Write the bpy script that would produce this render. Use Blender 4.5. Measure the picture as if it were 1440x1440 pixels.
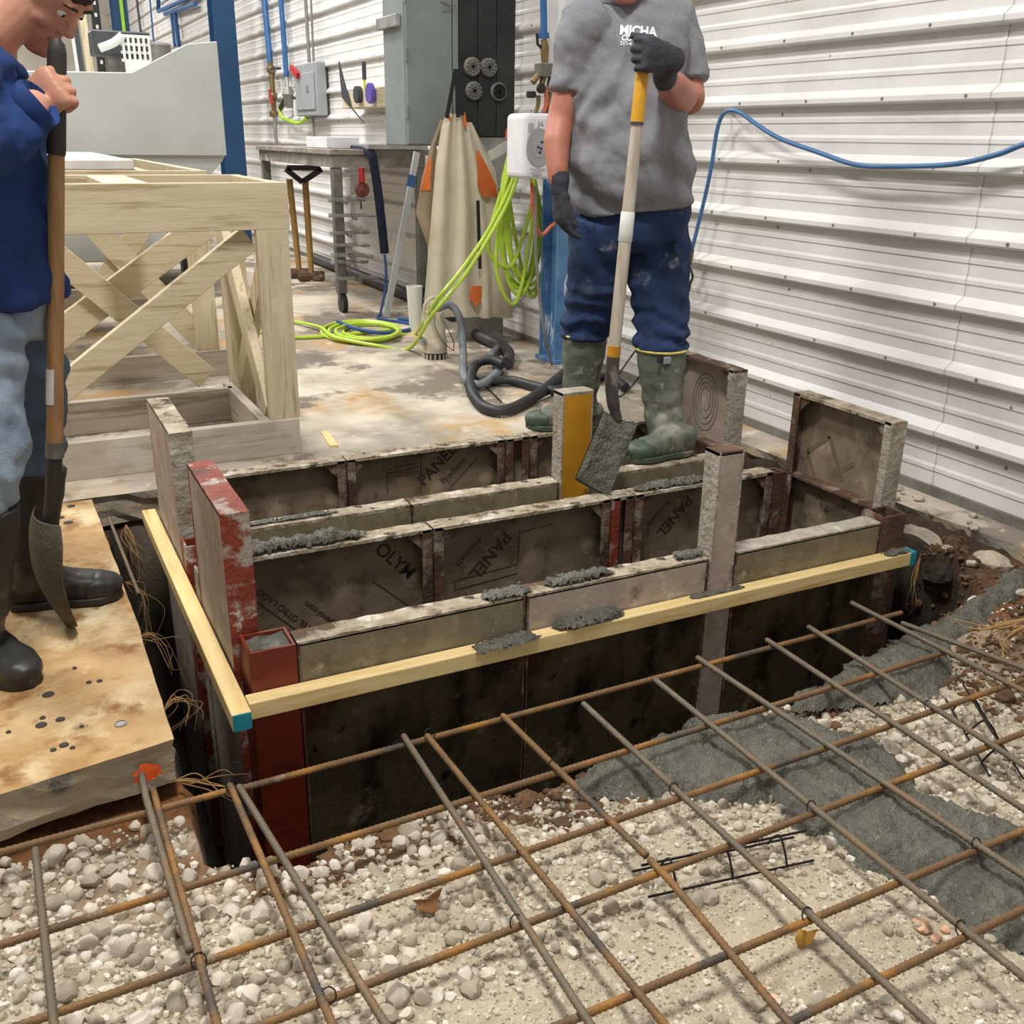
import bpy, bmesh, math, random
import numpy as np
from mathutils import Vector, Matrix, Quaternion, noise
random.seed(7); rng = np.random.default_rng(7)
PI = math.pi
scene = bpy.context.scene
for o in list(bpy.data.objects): bpy.data.objects.remove(o)
# ---------------------------------------------------------------- camera
FPX = 1400.0; PITCH, YAW, ROLL = [math.radians(a) for a in (20.6, 27.0, 0.8)]; CAMH = 1.15
_fh = Vector((math.sin(YAW), math.cos(YAW), 0)); _r = Vector((math.cos(YAW), -math.sin(YAW), 0)); _u = Vector((0, 0, 1))
CF = _fh*math.cos(PITCH) - _u*math.sin(PITCH); _U = _u*math.cos(PITCH) + _fh*math.sin(PITCH)
CR = _r*math.cos(ROLL) + _U*math.sin(ROLL); CU = _U*math.cos(ROLL) - _r*math.sin(ROLL)
CAM = Vector((0, 0, CAMH)); TOCAM = -_fh; RIGHT = _r
cd = bpy.data.cameras.new('camera'); cam = bpy.data.objects.new('camera', cd); scene.collection.objects.link(cam)
cd.sensor_width = 36; cd.lens = 36*FPX/1440; cd.clip_start = .05
cam.matrix_world = Matrix(((CR.x, CU.x, -CF.x, CAM.x), (CR.y, CU.y, -CF.y, CAM.y), (CR.z, CU.z, -CF.z, CAM.z), (0, 0, 0, 1)))
scene.camera = cam
def ray(x, y): return CF*FPX + CR*(x-720) - CU*(y-720)
def OZ(x, y, z=0.0): d = ray(x, y); return CAM + d*((z-CAMH)/d.z)
def OX(x, y, X): d = ray(x, y); return CAM + d*(X/d.x)
def OY(x, y, Y): d = ray(x, y); return CAM + d*(Y/d.y)
# ---------------------------------------------------------------- light
w = bpy.data.worlds.new('world'); scene.world = w; w.use_nodes = True
w.node_tree.nodes['Background'].inputs[0].default_value = (1, .985, .96, 1); w.node_tree.nodes['Background'].inputs[1].default_value = .38
def area(name, loc, size, power, col=(1, .985, .955), target=None):
    l = bpy.data.lights.new(name, 'AREA'); l.energy = power; l.color = col; l.shape = 'RECTANGLE'; l.size, l.size_y = size
    o = bpy.data.objects.new(name, l); scene.collection.objects.link(o); o.location = loc
    if target is not None: o.rotation_euler = (Vector(target)-Vector(loc)).to_track_quat('-Z', 'Y').to_euler()
    return o
area('overhead_light', (.3, 1.2, 4.6), (.5, .9), 170)
area('overhead_light', (-1.6, 4.6, 5.0), (.6, 1.2), 170)
area('overhead_light', (.6, 8.2, 5.0), (.6, 1.2), 230)
area('overhead_light', (-.6, 12, 5.0), (.6, 1.2), 190)
area('overhead_light', (-.2, 18, 5.0), (.6, 1.2), 260)  # unseen extra light, added to make up for falloff at the far hall end
vs = scene.view_settings; vs.view_transform = 'Standard'; vs.look = 'None'; vs.exposure = 0.12; vs.gamma = 1; vs.use_curve_mapping = False
scene.display_settings.display_device = 'sRGB'
# ---------------------------------------------------------------- helpers
def lin(c):
    if isinstance(c, str): c = [int(c[i:i+2], 16)/255 for i in (0, 2, 4)]
    return tuple((v/12.92 if v <= .04045 else ((v+.055)/1.055)**2.4) for v in c) + (1,)
MATS = {}
def mat(name, col, col2=None, scale=6, rough=.7, metal=0, bump=0, bscale=40, stretch=(1, 1, 1), spots=(), lo=.35, hi=.65, detail=6, attr=None, spec=.4, bstretch=None):
    """procedural material: two-tone noise, optional spots [(colour, scale, lo, hi)], noise bump"""
    m = bpy.data.materials.new(name); m.use_nodes = True; nt = m.node_tree; N, L = nt.nodes, nt.links
    b = N['Principled BSDF']; b.inputs['Roughness'].default_value = rough; b.inputs['Metallic'].default_value = metal
    b.inputs['Specular IOR Level'].default_value = spec
    tc = N.new('ShaderNodeTexCoord')
    def mapped(st):
        mp = N.new('ShaderNodeMapping'); mp.inputs['Scale'].default_value = st; L.new(tc.outputs['Object'], mp.inputs[0]); return mp.outputs[0]
    def nz(sc, st, det=detail):
        n = N.new('ShaderNodeTexNoise'); n.inputs['Scale'].default_value = sc; n.inputs['Detail'].default_value = det; n.inputs['Roughness'].default_value = .62
        L.new(mapped(st), n.inputs['Vector']); return n.outputs['Fac']
    def ramp(f, lo, hi):
        r = N.new('ShaderNodeMapRange'); r.inputs['From Min'].default_value = lo; r.inputs['From Max'].default_value = hi; L.new(f, r.inputs['Value']); return r.outputs['Result']
    def mix(f, a, c):
        x = N.new('ShaderNodeMix'); x.data_type = 'RGBA'; L.new(f, x.inputs['Factor'])
        for i, v in ((6, a), (7, c)):
            if isinstance(v, tuple): x.inputs[i].default_value = v
            else: L.new(v, x.inputs[i])
        return x.outputs[2]
    cur = lin(col)
    if col2: cur = mix(ramp(nz(scale, stretch), lo, hi), cur, lin(col2))
    for i, sp in enumerate(spots):
        c, sc, l, h = sp[:4]; st = sp[4] if len(sp) > 4 else (1, 1, 1)
        cur = mix(ramp(nz(sc + i*.13, st), l, h), cur, lin(c))
    if attr:
        for an, ac in attr:
            at = N.new('ShaderNodeAttribute'); at.attribute_name = an
            v = ac if not isinstance(ac, tuple) else mix(ramp(nz(scale*2.3, (1, 1, 1)), .3, .7), lin(ac[0]), lin(ac[1]))
            cur = mix(at.outputs['Fac'], cur, lin(v) if isinstance(v, str) else v)
    if isinstance(cur, tuple): b.inputs['Base Color'].default_value = cur
    else: L.new(cur, b.inputs['Base Color'])
    if bump:
        bp = N.new('ShaderNodeBump'); bp.inputs['Strength'].default_value = min(1, bump); bp.inputs['Distance'].default_value = .01
        L.new(nz(bscale, bstretch or stretch, 4), bp.inputs['Height']); L.new(bp.outputs[0], b.inputs['Normal'])
    MATS[name] = m; return m
class MB:
    """collects shapes in world coordinates"""
    def __init__(s): s.v = []; s.f = []
    def add(s, vs, fs):
        n = len(s.v); s.v += [tuple(p) for p in vs]; s.f += [tuple(i+n for i in f) for f in fs]; return s
    def box(s, lo, hi):
        x0, y0, z0 = lo; x1, y1, z1 = hi
        return s.add([(x0, y0, z0), (x1, y0, z0), (x1, y1, z0), (x0, y1, z0), (x0, y0, z1), (x1, y0, z1), (x1, y1, z1), (x0, y1, z1)],
              [(0, 3, 2, 1), (4, 5, 6, 7), (0, 1, 5, 4), (1, 2, 6, 5), (2, 3, 7, 6), (3, 0, 4, 7)])
    def obox(s, c, ax, ay, az):
        """oriented box: centre and three half-extent vectors"""
        c, ax, ay, az = map(Vector, (c, ax, ay, az))
        if ax.cross(ay).dot(az) < 0: az = -az
        p = [c+ax*i+ay*j+az*k for k in (-1, 1) for i, j in ((-1, -1), (1, -1), (1, 1), (-1, 1))]
        return s.add(p, [(0, 3, 2, 1), (4, 5, 6, 7), (0, 1, 5, 4), (1, 2, 6, 5), (2, 3, 7, 6), (3, 0, 4, 7)])
    def bar(s, a, b, w, h, up=(0, 0, 1)):
        """rectangular bar from a to b, w across, h along up"""
        a, b = Vector(a), Vector(b); d = (b-a); t = d.normalized(); sd = t.cross(Vector(up)).normalized(); u = sd.cross(t)
        return s.obox((a+b)/2, d/2, sd*(w/2), u*(h/2))
    def prism(s, poly, ext):
        """polygon (3-D points) swept by vector ext"""
        e = Vector(ext); p = [Vector(q) for q in poly]; n = len(p)
        nn = Vector((0, 0, 0))
        for i in range(n): nn += p[i].cross(p[(i+1) % n])
        if nn.dot(e) > 0: p = p[::-1]
        return s.add(p + [q+e for q in p], [tuple(range(n)), tuple(range(2*n-1, n-1, -1))] + [(i, i+n, (i+1) % n+n, (i+1) % n) for i in range(n)])
    def rings(s, rs, caps=True, closed=False):
        n = len(rs[0]); m = len(rs); vs = [p for r in rs for p in r]; fs = []
        for i in range(m if closed else m-1):
            k = (i+1) % m
            for j in range(n): fs.append((i*n+j, i*n+(j+1) % n, k*n+(j+1) % n, k*n+j))
        if caps and not closed: fs += [tuple(range(n-1, -1, -1)), tuple(range((m-1)*n, m*n))]
        return s.add(vs, fs)
    def tube(s, pts, r, n=8, caps=True, closed=False):
        pts = [Vector(p) for p in pts]; m = len(pts); rr = r if isinstance(r, (list, tuple)) else [r]*m
        T = []
        for i in range(m):
            a = pts[(i-1) % m] if (closed or i) else pts[0]; b = pts[(i+1) % m] if (closed or i < m-1) else pts[-1]
            t = (b-a); T.append(t.normalized() if t.length > 1e-9 else Vector((0, 0, 1)))
        up = Vector((0, 0, 1)) if abs(T[0].z) < .9 else Vector((1, 0, 0)); x = T[0].cross(up).normalized(); out = []
        for i in range(m):
            x = (x - T[i]*x.dot(T[i])).normalized(); y = T[i].cross(x)
            out.append([pts[i] + (x*math.cos(2*PI*j/n) + y*math.sin(2*PI*j/n))*rr[i] for j in range(n)])
        return s.rings(out, caps, closed)
    def loft(s, secs, side, n=20, power=2.0):
        """secs: (centre, half-width along side, half-depth [, back half-depth]) rings perpendicular to the path"""
        out = []; C = [Vector(q[0]) for q in secs]; side = Vector(side)
        for i, q in enumerate(secs):
            t = (C[min(i+1, len(C)-1)] - C[max(i-1, 0)]).normalized()
            x = (side - t*side.dot(t)).normalized(); y = t.cross(x); rg = []
            for j in range(n):
                a = 2*PI*j/n; ca, sa = math.cos(a), math.sin(a); e = 2/power
                cx = math.copysign(abs(ca)**e, ca); cy = math.copysign(abs(sa)**e, sa)
                d = q[2] if (sa >= 0 or len(q) < 4) else q[3]
                rg.append(C[i] + x*(q[1]*cx) + y*(d*cy))
            out.append(rg)
        return s.rings(out)
    def lathe(s, c, axis, prof, n=20):
        """prof: (radius, height along axis)"""
        c, ax = Vector(c), Vector(axis).normalized(); x = ax.orthogonal().normalized(); y = ax.cross(x)
        return s.rings([[c + ax*h + (x*math.cos(2*PI*j/n)+y*math.sin(2*PI*j/n))*max(r, 1e-5) for j in range(n)] for r, h in prof])
    def cyl(s, a, b, r, n=14):
        a, b = Vector(a), Vector(b); return s.lathe(a, b-a, [(r, 0), (r, (b-a).length)], n)
    def ball(s, c, r, n=10, sc=(1, 1, 1)):
        c = Vector(c); rs = []
        for i in range(n+1):
            th = PI*i/n; rad = max(math.sin(th), .001)*r; z = -math.cos(th)*r
            rs.append([c + Vector((rad*math.cos(2*PI*j/(n*2))*sc[0], rad*math.sin(2*PI*j/(n*2))*sc[1], z*sc[2])) for j in range(n*2)])
        return s.rings(rs)
def spline(pts, per=6, closed=False):
    P = [Vector(p) for p in pts]; n = len(P); out = []
    for i in range(n if closed else n-1):
        g = (lambda k: P[k % n]) if closed else (lambda k: P[min(max(k, 0), n-1)])
        p0, p1, p2, p3 = g(i-1), g(i), g(i+1), g(i+2)
        for k in range(per):
            t = k/per; out.append(.5*((2*p1) + (p2-p0)*t + (2*p0-5*p1+4*p2-p3)*t*t + (3*p1-p0-3*p2+p3)*t**3))
    if not closed: out.append(P[-1])
    return out
def link(o): scene.collection.objects.link(o); return o
def tag(o, label=None, cat=None, group=None, kind=None):
    for k, v in (('label', label), ('category', cat), ('group', group), ('kind', kind)):
        if v: o[k] = v
    return o
def base_of(o):
    p = Vector((0, 0, 0))
    while o is not None: p += o.location; o = o.parent
    return p
def obj(name, g, m, parent=None, origin=None, smooth=False, bevel=0, sharp=40, seg=1, label=None):
    """one mesh object from an MB; vertices come in world coordinates"""
    me = bpy.data.meshes.new(name)
    if parent is not None: b = base_of(parent); loc = Vector((0, 0, 0))
    else:
        a = np.array(g.v); b = Vector(origin) if origin is not None else Vector(((a[:, 0].min()+a[:, 0].max())/2, (a[:, 1].min()+a[:, 1].max())/2, a[:, 2].min())); loc = b
    me.from_pydata([(x-b.x, y-b.y, z-b.z) for x, y, z in g.v], [], g.f); me.update()
    ms = m if isinstance(m, (list, tuple)) else [m]
    for q in ms: me.materials.append(MATS[q] if isinstance(q, str) else q)
    if smooth:
        me.polygons.foreach_set('use_smooth', [True]*len(me.polygons))
        if sharp: me.set_sharp_from_angle(angle=math.radians(sharp))
    o = link(bpy.data.objects.new(name, me)); o.location = loc
    if parent is not None: o.parent = parent
    if bevel:
        bv = o.modifiers.new('bevel', 'BEVEL'); bv.width = bevel; bv.segments = seg; bv.limit_method = 'ANGLE'; bv.angle_limit = .6
    if label: o['label'] = label
    return o
def thing(name, label, cat, loc, group=None):
    o = link(bpy.data.objects.new(name, None)); o.location = loc; o.empty_display_size = .1; return tag(o, label, cat, group)
def struct(o): o['kind'] = 'structure'; return o
def copy_tree(o, parent=None):
    c = link(o.copy()); c.parent = parent
    for ch in list(o.children): copy_tree(ch, c)
    return c
def fbm(x, y, z=0, o=4):
    return noise.fractal(Vector((x, y, z)), 1.0, 2.0, o)
def pip(x, y, poly):
    c = False; n = len(poly); j = n-1
    for i in range(n):
        xi, yi = poly[i]; xj, yj = poly[j]
        if (yi > y) != (yj > y) and x < (xj-xi)*(y-yi)/(yj-yi)+xi: c = not c
        j = i
    return c
def pdist(x, y, poly):
    d = 9.; n = len(poly)
    for i in range(n):
        ax, ay = poly[i]; bx, by = poly[(i+1) % n]; ex, ey = bx-ax, by-ay
        t = max(0, min(1, ((x-ax)*ex+(y-ay)*ey)/(ex*ex+ey*ey+1e-12))); d = min(d, math.hypot(x-ax-t*ex, y-ay-t*ey))
    return d if pip(x, y, poly) else -d
def lettering(body, size, origin, xdir, ydir, m, parent, name='lettering', bold=.0, extrude=.0006, space=1.0):
    cu = bpy.data.curves.new(name, 'FONT'); cu.body = body; cu.size = size; cu.extrude = extrude; cu.offset = bold; cu.space_character = space
    t = bpy.data.objects.new(name, cu); link(t)
    x, y = Vector(xdir).normalized(), Vector(ydir).normalized(); z = x.cross(y).normalized()
    dg = bpy.context.evaluated_depsgraph_get(); me = bpy.data.meshes.new_from_object(t.evaluated_get(dg)); bpy.data.objects.remove(t)
    M = Matrix(((x.x, y.x, z.x, origin[0]), (x.y, y.y, z.y, origin[1]), (x.z, y.z, z.z, origin[2]), (0, 0, 0, 1)))
    me.transform(Matrix.Translation(-base_of(parent)) @ M); me.materials.clear(); me.materials.append(MATS[m])
    o = link(bpy.data.objects.new(name, me)); o.parent = parent; return o
# ---------------------------------------------------------------- materials
mat('wall_white', 'dedcd9', 'd0cdca', 3, .42, bump=.05, bscale=30, spots=[('b9b2a9', 14, .66, .8), ('c4bdb4', 2.2, .56, .72, (1, .5, 3)), ('7d746a', 60, .735, .78)])
mat('screw_grey', '8a8782', rough=.4, metal=.6)
mat('slab', 'b5ab9b', '948a7c', 2.6, .6, bump=.3, bscale=40, detail=10, spots=[('d2c7b3', 1.1, .47, .58), ('bb9258', 1.9, .52, .66), ('7d7366', 1.4, .53, .58), ('cfc5b2', 9, .58, .7), ('3d352c', 34, .69, .74)])
mat('slab_left', 'c2a478', 'a47e4c', 6, .8, bump=.8, bscale=55, detail=12, spots=[('dcc8a0', 4, .52, .66), ('8c6236', 8, .54, .66), ('7d6848', 15, .62, .72), ('43392d', 26, .69, .74)])
mat('slab_edge', '8d8a84', 'b29e7c', 5, .85, bump=.6, bscale=30, spots=[('55524d', 6, .58, .7)])
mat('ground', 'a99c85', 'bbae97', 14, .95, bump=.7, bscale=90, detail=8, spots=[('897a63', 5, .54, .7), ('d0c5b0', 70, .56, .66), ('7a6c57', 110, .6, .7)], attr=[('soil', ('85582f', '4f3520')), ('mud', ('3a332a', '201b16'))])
mat('stone_a', 'd8cebe', 'bfb29d', 20, .9, bump=.35, bscale=90)
mat('stone_b', 'beb29e', 'a0937f', 20, .9, bump=.35, bscale=90)
mat('stone_c', 'e4dccf', 'cdbfa8', 20, .9, bump=.35, bscale=90)
mat('stone_d', 'b0a491', '968a7a', 20, .9, bump=.35, bscale=90)
mat('wet_concrete', '6d6c60', '525147', 22, .38, bump=1.0, bscale=110, detail=10, spots=[('85847a', 45, .58, .7), ('403f38', 30, .62, .72)])
mat('soil', '74563a', '4d3b29', 10, .95, bump=.9, bscale=50)
mat('dark_soil', '3a342d', '211d19', 9, .95, bump=.9, bscale=40)
mat('rebar', '6a5138', '80613c', 9, .7, metal=.15, bump=.4, bscale=120, detail=10, spots=[('996c34', 6, .5, .62), ('524b43', 4, .52, .62), ('8f8674', 11, .64, .72)])
mat('rebar_grey', '625b50', '766853', 9, .65, metal=.2, bump=.4, bscale=120, detail=10, spots=[('80603c', 6, .54, .66), ('8e887c', 9, .6, .7)])
mat('wire', '2d2b29', rough=.5, metal=.6)
mat('ply', '8f7f6a', '6f614f', 8, .5, bump=.2, bscale=40, detail=10, spots=[('4f4233', 4, .54, .7), ('a8987f', 10, .56, .7), ('5a4836', 18, .6, .7), ('2c251e', 38, .68, .73)])
mat('ply_pale', 'b5a698', '9a8b7d', 7, .6, bump=.2, bscale=40, detail=10, spots=[('7d6c5c', 9, .57, .7), ('cbc1b4', 12, .57, .7), ('8c7360', 4, .56, .7), ('352d26', 36, .69, .74)])
mat('ply_olive', '8a8066', '6c634d', 7, .45, bump=.2, bscale=40, detail=10, spots=[('453f31', 5, .54, .68), ('a59c84', 8, .56, .7), ('b5ae9d', 18, .62, .72), ('28241e', 40, .67, .72)])
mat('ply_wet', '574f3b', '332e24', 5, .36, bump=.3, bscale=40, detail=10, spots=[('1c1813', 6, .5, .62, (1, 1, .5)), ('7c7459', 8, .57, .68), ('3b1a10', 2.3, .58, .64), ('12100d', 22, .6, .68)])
mat('steel_rust', '664a38', '4a382c', 12, .75, metal=.1, bump=.6, bscale=60, detail=10, spots=[('9b8f80', 7, .52, .62), ('2f241c', 9, .57, .68), ('7d4a2c', 14, .6, .68)])
mat('steel_crust', 'aaa294', '8d8272', 16, .85, bump=.9, bscale=45, spots=[('6a4a36', 9, .6, .7), ('d0cabf', 12, .6, .72)])
mat('steel_top', 'b7ab96', '8a7c66', 14, .8, bump=.9, bscale=60, detail=10, spots=[('5f4a38', 9, .52, .6), ('352b24', 15, .58, .66), ('cfc6b6', 11, .58, .66)])
mat('steel_red', '8a3a26', '74301f', 10, .6, bump=.5, bscale=60, detail=10, spots=[('9c8f84', 8, .52, .58), ('4f241a', 7, .57, .68), ('c0b6aa', 16, .6, .66)])
mat('steel_red_clean', '7d2f1c', '662414', 6, .5, bump=.25, bscale=40, detail=10, spots=[('3c1a10', 5, .55, .68), ('8d5a42', 14, .64, .72), ('2b140d', 26, .66, .72)])
mat('orange_paint', 'c98f22', 'b57c1c', 8, .5, bump=.1, bscale=40, spots=[('8a5c1a', 9, .62, .7)])
mat('print_dark', '3f382f', rough=.7)
mat('lumber_y', 'e9cf94', 'd9b978', 5, .6, bump=.1, bscale=30, stretch=(12, 1, 12), spots=[('c79b58', 3, .6, .68, (10, .8, 10))])
mat('lumber_x', 'ead29a', 'd8ba7e', 5, .6, bump=.1, bscale=30, stretch=(1, 12, 12), spots=[('c49a58', 3, .6, .68, (.8, 10, 10))])
for ax, st in (('x', (1, 14, 14)), ('y', (14, 1, 14)), ('z', (14, 14, 1))):
    mat('pine_'+ax, 'd2c5a8', 'bfae8d', 4.0, .65, bump=.15, bscale=14, stretch=st, lo=.3, hi=.7, spots=[('ad9a78', 2.6, .56, .64, st), ('ded3bb', 1.1, .6, .7), ('8c7b62', 3.1, .69, .74)])
    mat('pine_grey_'+ax, 'bdb3a2', 'a79d8c', 3.0, .7, bump=.12, bscale=10, stretch=st, spots=[('8f8472', 1.6, .56, .64, st), ('cec6b8', 1.5, .58, .7)])
mat('teal_paint', '1f8f9c', '1a7f8c', 10, .6)
mat('leaf_dry', '9a6a3c', '7a5230', 12, .7)
mat('leaf_yellow', 'c79a45', 'b08237', 12, .7)
mat('root_tan', 'b08d5c', '8a6a42', 12, .9)
mat('orange_mark', 'f0642a', 'd9571f', 20, .8)
mat('orange_stone', 'e59a72', 'd8c4ac', 30, .85)
mat('mud_drop', '4a4238', '3a332b', 12, .8)
# ================================================================ structure
WX = 2.80
# ---- corrugated steel wall along the right
def wall_profile():
    pts = []; z = 0.035; pts.append((0, z)); k = 0; zr = 0.0
    top = 3.6
    zb = 0.207
    while zb < top:
        # minor ribs in the flat below the main rib
        for f in (.055, .120):
            c = zb - .213 + .045 + f
            if c-.02 > .04: pts += [(0, c-.010), (.0035, c-.007), (.0035, c+.006), (0, c+.016)]
        pts += [(.0, zb), (.030, zb+.004), (.034, zb+.010), (.034, zb+.026), (.0, zb+.052)]
        zb += .213
    pts.append((0, top)); return sorted(pts, key=lambda q: q[1])
wp = wall_profile()
wall = struct(link(bpy.data.objects.new('wall_right', None))); wall.location = (WX, 7, 0)
for y0, y1, off in ((-1.5, 2.27, 0.0), (2.27, 8.4, .0025), (8.4, 24.2, 0.0)):
    g = MB(); n = len(wp)
    for (d, z) in wp: g.v += [(WX-d-off, y0, z), (WX-d-off, y1 + (.02 if y1 < 20 else 0), z)]
    for (d, z) in (wp[-1], wp[0]): g.v += [(WX+.03, y0, z), (WX+.03, y1, z)]
    g.f = [(2*i, 2*i+1, 2*i+3, 2*i+2) for i in range(n+1)] + [(2*n+2, 2*n+3, 1, 0)]
    obj('wall_panel', g, 'wall_white', wall)
g = MB()
for i in range(13):
    zb = .207 + .213*i
    for k in range(26):
        y = 1.0 + .36*k + .09*math.sin(i*2.3) + (.02*math.sin(k*5+i))
        if y > 8.5: continue
        g.lathe((WX-.034, y, zb+.019), (-1, 0, 0), [(.006, 0), (.006, .003), (.004, .006), (0, .006)], 6)
    for k in range(8):
        y = 2.0 + 1.13*k + .5*math.sin(i*3.1); g.lathe((WX-.001, y, zb-.03-.02*math.sin(i+k)), (-1, 0, 0), [(.006, 0), (.006, .003), (.003, .006), (0, .006)], 6)
tag(obj('wall_screws', g, 'screw_grey', wall), kind='stuff')
g = MB()
g.box((WX-.012, .3, .0), (WX+.03, 24, .034)); struct(obj('trim_1', g, mat('base_trim', '8b8982', '6b6862', 7, .6, metal=.3)))
# ---- far wall and ceiling-less hall end
g = MB()
g.box((-9, 24.2, -.1), (3.2, 24.35, 5)); struct(obj('wall_back', g, mat('far_wall', 'd8d3c8', 'c8c0b2', 2, .7)))
# ---- concrete slabs, cut away around the pit
def slab(name, poly, z0, z1, mtop, medge, seed, rough=.012, step=.06, keep=()):
    """flat-topped slab whose broken edges are rough below the top"""
    rim = []
    n = len(poly)
    for i in range(n):
        a, b = Vector(poly[i]), Vector(poly[(i+1) % n]); L = (b-a).length; k = max(1, int(L/step)) if i not in keep else 1
        for j in range(k): rim.append(a.lerp(b, j/k))
    g = MB(); m = len(rim); c = Vector((0, 0))
    for lvl in range(5):
        t = lvl/4; z = z1+(z0-z1)*t
        for i, p in enumerate(rim):
            e = (rim[(i+1) % m]-rim[i-1]).normalized(); nrm = Vector((e.y, -e.x))
            d = (fbm(p.x*9+seed, p.y*9, lvl*1.3)*rough*(.25 if lvl == 0 else 1.2) - (.0 if lvl == 0 else rough*.9*math.sin(t*PI*.6)))
            g.v.append((p.x+nrm.x*d, p.y+nrm.y*d, z + (fbm(p.x*12, p.y*12, seed)*.006 if 0 < lvl else 0)))
    g.f.append(tuple(range(m)))
    for l in range(4):
        for i in range(m): g.f.append((l*m+i, (l+1)*m+i, (l+1)*m+(i+1) % m, l*m+(i+1) % m))
    g.f.append(tuple(range(5*m-1, 4*m-1, -1)))
    o = obj(name, g, [mtop, medge], smooth=False); me = o.data
    for p in me.polygons: p.material_index = 0 if p.normal.z > .9 else 1
    return struct(o)
slab('floor', [(-9, 3.435), (2.585, 3.435), (2.61, 2.75), (2.63, 2.2), (2.68, 1.7), (2.70, 1.2), (2.72, -.4), (2.83, -.4), (2.83, 24.3), (-9, 24.3)], -.11, 0.0, 'slab', 'slab_edge', 3, .014, .05, keep=(6, 7, 8, 9))
slab('floor_left', [(-6, 1.50), (-.14, 1.795), (.178, 1.845), (.181, 2.53), (.166, 3.42), (-6, 3.42)], -.105, 0.0, 'slab_left', 'slab_edge', 11, .012, .04, keep=(4, 5))
# ---- ground: subgrade with the pit in it
EDGE = [OZ(x, y, -.16) for x, y in ((300, 1215), (420, 1205), (480, 1168), (560, 1150), (640, 1120), (740, 1108), (800, 1090), (1000, 1005), (1120, 985), (1200, 935), (1300, 890))]
def edge_y(x):
    if x <= EDGE[0].x: return EDGE[0].y
    for a, b in zip(EDGE, EDGE[1:]):
        if x <= b.x: return a.y+(b.y-a.y)*(x-a.x)/(b.x-a.x)
    return EDGE[-1].y
def sstep(a, b, x): t = max(0, min(1, (x-a)/(b-a))); return t*t*(3-2*t)
def pit_in(x, y): return min(x-.19 - .02*fbm(y*6, 1, x), 2.47-x + .10*fbm(y*6, 7, 1) + .03*fbm(y*25, 3, 2), y-edge_y(x) + .02*fbm(x*9, 4), 3.45-y)
def gz(x, y):
    z = -.145 + .022*fbm(x*2.2, y*2.2, 3) + .007*fbm(x*12, y*12, 5)
    z -= .03*sstep(.25, .0, abs(y-edge_y(x)))*(1 if x > .3 else .2)
    # soil bank up to the ledge by the wall
    bank = sstep(2.08, 2.55, x + .10*fbm(x*4, y*4, 9))*sstep(.9, 1.5, y)
    z += bank*(.115 + .035*fbm(x*9, y*9, 2) + .02*fbm(x*24, y*24, 4))
    if y > 1.83 and x < .19: z = min(z, -.12)
    # pit
    ins = pit_in(x, y)
    if ins > 0: z = z + (-.95-z)*sstep(0, .07, ins)
    return z
g = MB(); soil = []; mud = []
xs = np.concatenate([np.arange(-2.0, -.3, .1), np.arange(-.3, 2.75, .022), [2.8]]); ys = np.concatenate([np.arange(-.2, .7, .05), np.arange(.7, 2.1, .022), np.arange(2.1, 3.6, .04)])
for y in ys:
    for x in xs:
        z = gz(x, y); g.v.append((x, y, z))
        ey = edge_y(x); s = sstep(.16, .0, abs(y-ey)+.08*fbm(x*7, y*7, 1)) * (.9 if x > .1 else .55)
        b = sstep(2.05, 2.35, x+.12*fbm(x*5, y*5, 8))*sstep(1.0, 1.4, y)
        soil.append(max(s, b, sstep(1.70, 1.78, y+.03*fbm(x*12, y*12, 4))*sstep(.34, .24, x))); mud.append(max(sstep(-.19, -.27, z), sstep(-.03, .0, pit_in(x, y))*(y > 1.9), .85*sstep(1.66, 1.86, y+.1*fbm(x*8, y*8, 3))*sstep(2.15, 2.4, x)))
nx = len(xs)
for j in range(len(ys)-1):
    for i in range(nx-1): g.f.append((j*nx+i, j*nx+i+1, (j+1)*nx+i+1, (j+1)*nx+i))
ground = struct(obj('ground', g, 'ground', origin=(0, 0, 0), smooth=True, sharp=0))
for nm, arr in (('soil', soil), ('mud', mud)):
    a = ground.data.attributes.new(nm, 'FLOAT', 'POINT'); a.data.foreach_set('value', arr)
# ---- gravel: the largest stones one by one, the rest joined
def rock_mesh(seed, sub=2):
    bm = bmesh.new(); bmesh.ops.create_icosphere(bm, subdivisions=sub, radius=1)
    r = random.Random(seed); cuts = [(Vector((r.gauss(0, 1), r.gauss(0, 1), r.gauss(0, 1))).normalized(), r.uniform(.62, .92)) for _ in range(9)]
    for v in bm.verts:
        for n, d in cuts:
            k = v.co.dot(n)
            if k > d: v.co -= n*(k-d)*.85
        v.co *= 1 + .12*noise.noise(v.co*1.7+Vector((seed*3.1, 0, 0)))
    bm.verts.ensure_lookup_table(); V = np.array([v.co[:] for v in bm.verts]); Fc = np.array([[q.index for q in f.verts] for f in bm.faces]); bm.free(); return V, Fc
CONC = [[(OZ(x, y, -.125).x, OZ(x, y, -.125).y) for x, y in pl] for pl in (
    [(790, 1092), (880, 1035), (985, 1000), (1110, 990), (1140, 1005), (1230, 1030), (1280, 1060), (1290, 1110), (1400, 1150), (1540, 1205), (1560, 1350), (1440, 1318), (1330, 1275), (1290, 1235), (1210, 1210), (1170, 1170), (1130, 1160), (1090, 1110), (1050, 1120), (960, 1110), (880, 1103)],
    [(1120, 985), (1200, 925), (1300, 880), (1440, 835), (1440, 865), (1330, 915), (1345, 940), (1275, 980), (1150, 985)])]
def in_conc(x, y, m=0): return any(pdist(x, y, pl) > m for pl in CONC)
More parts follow.
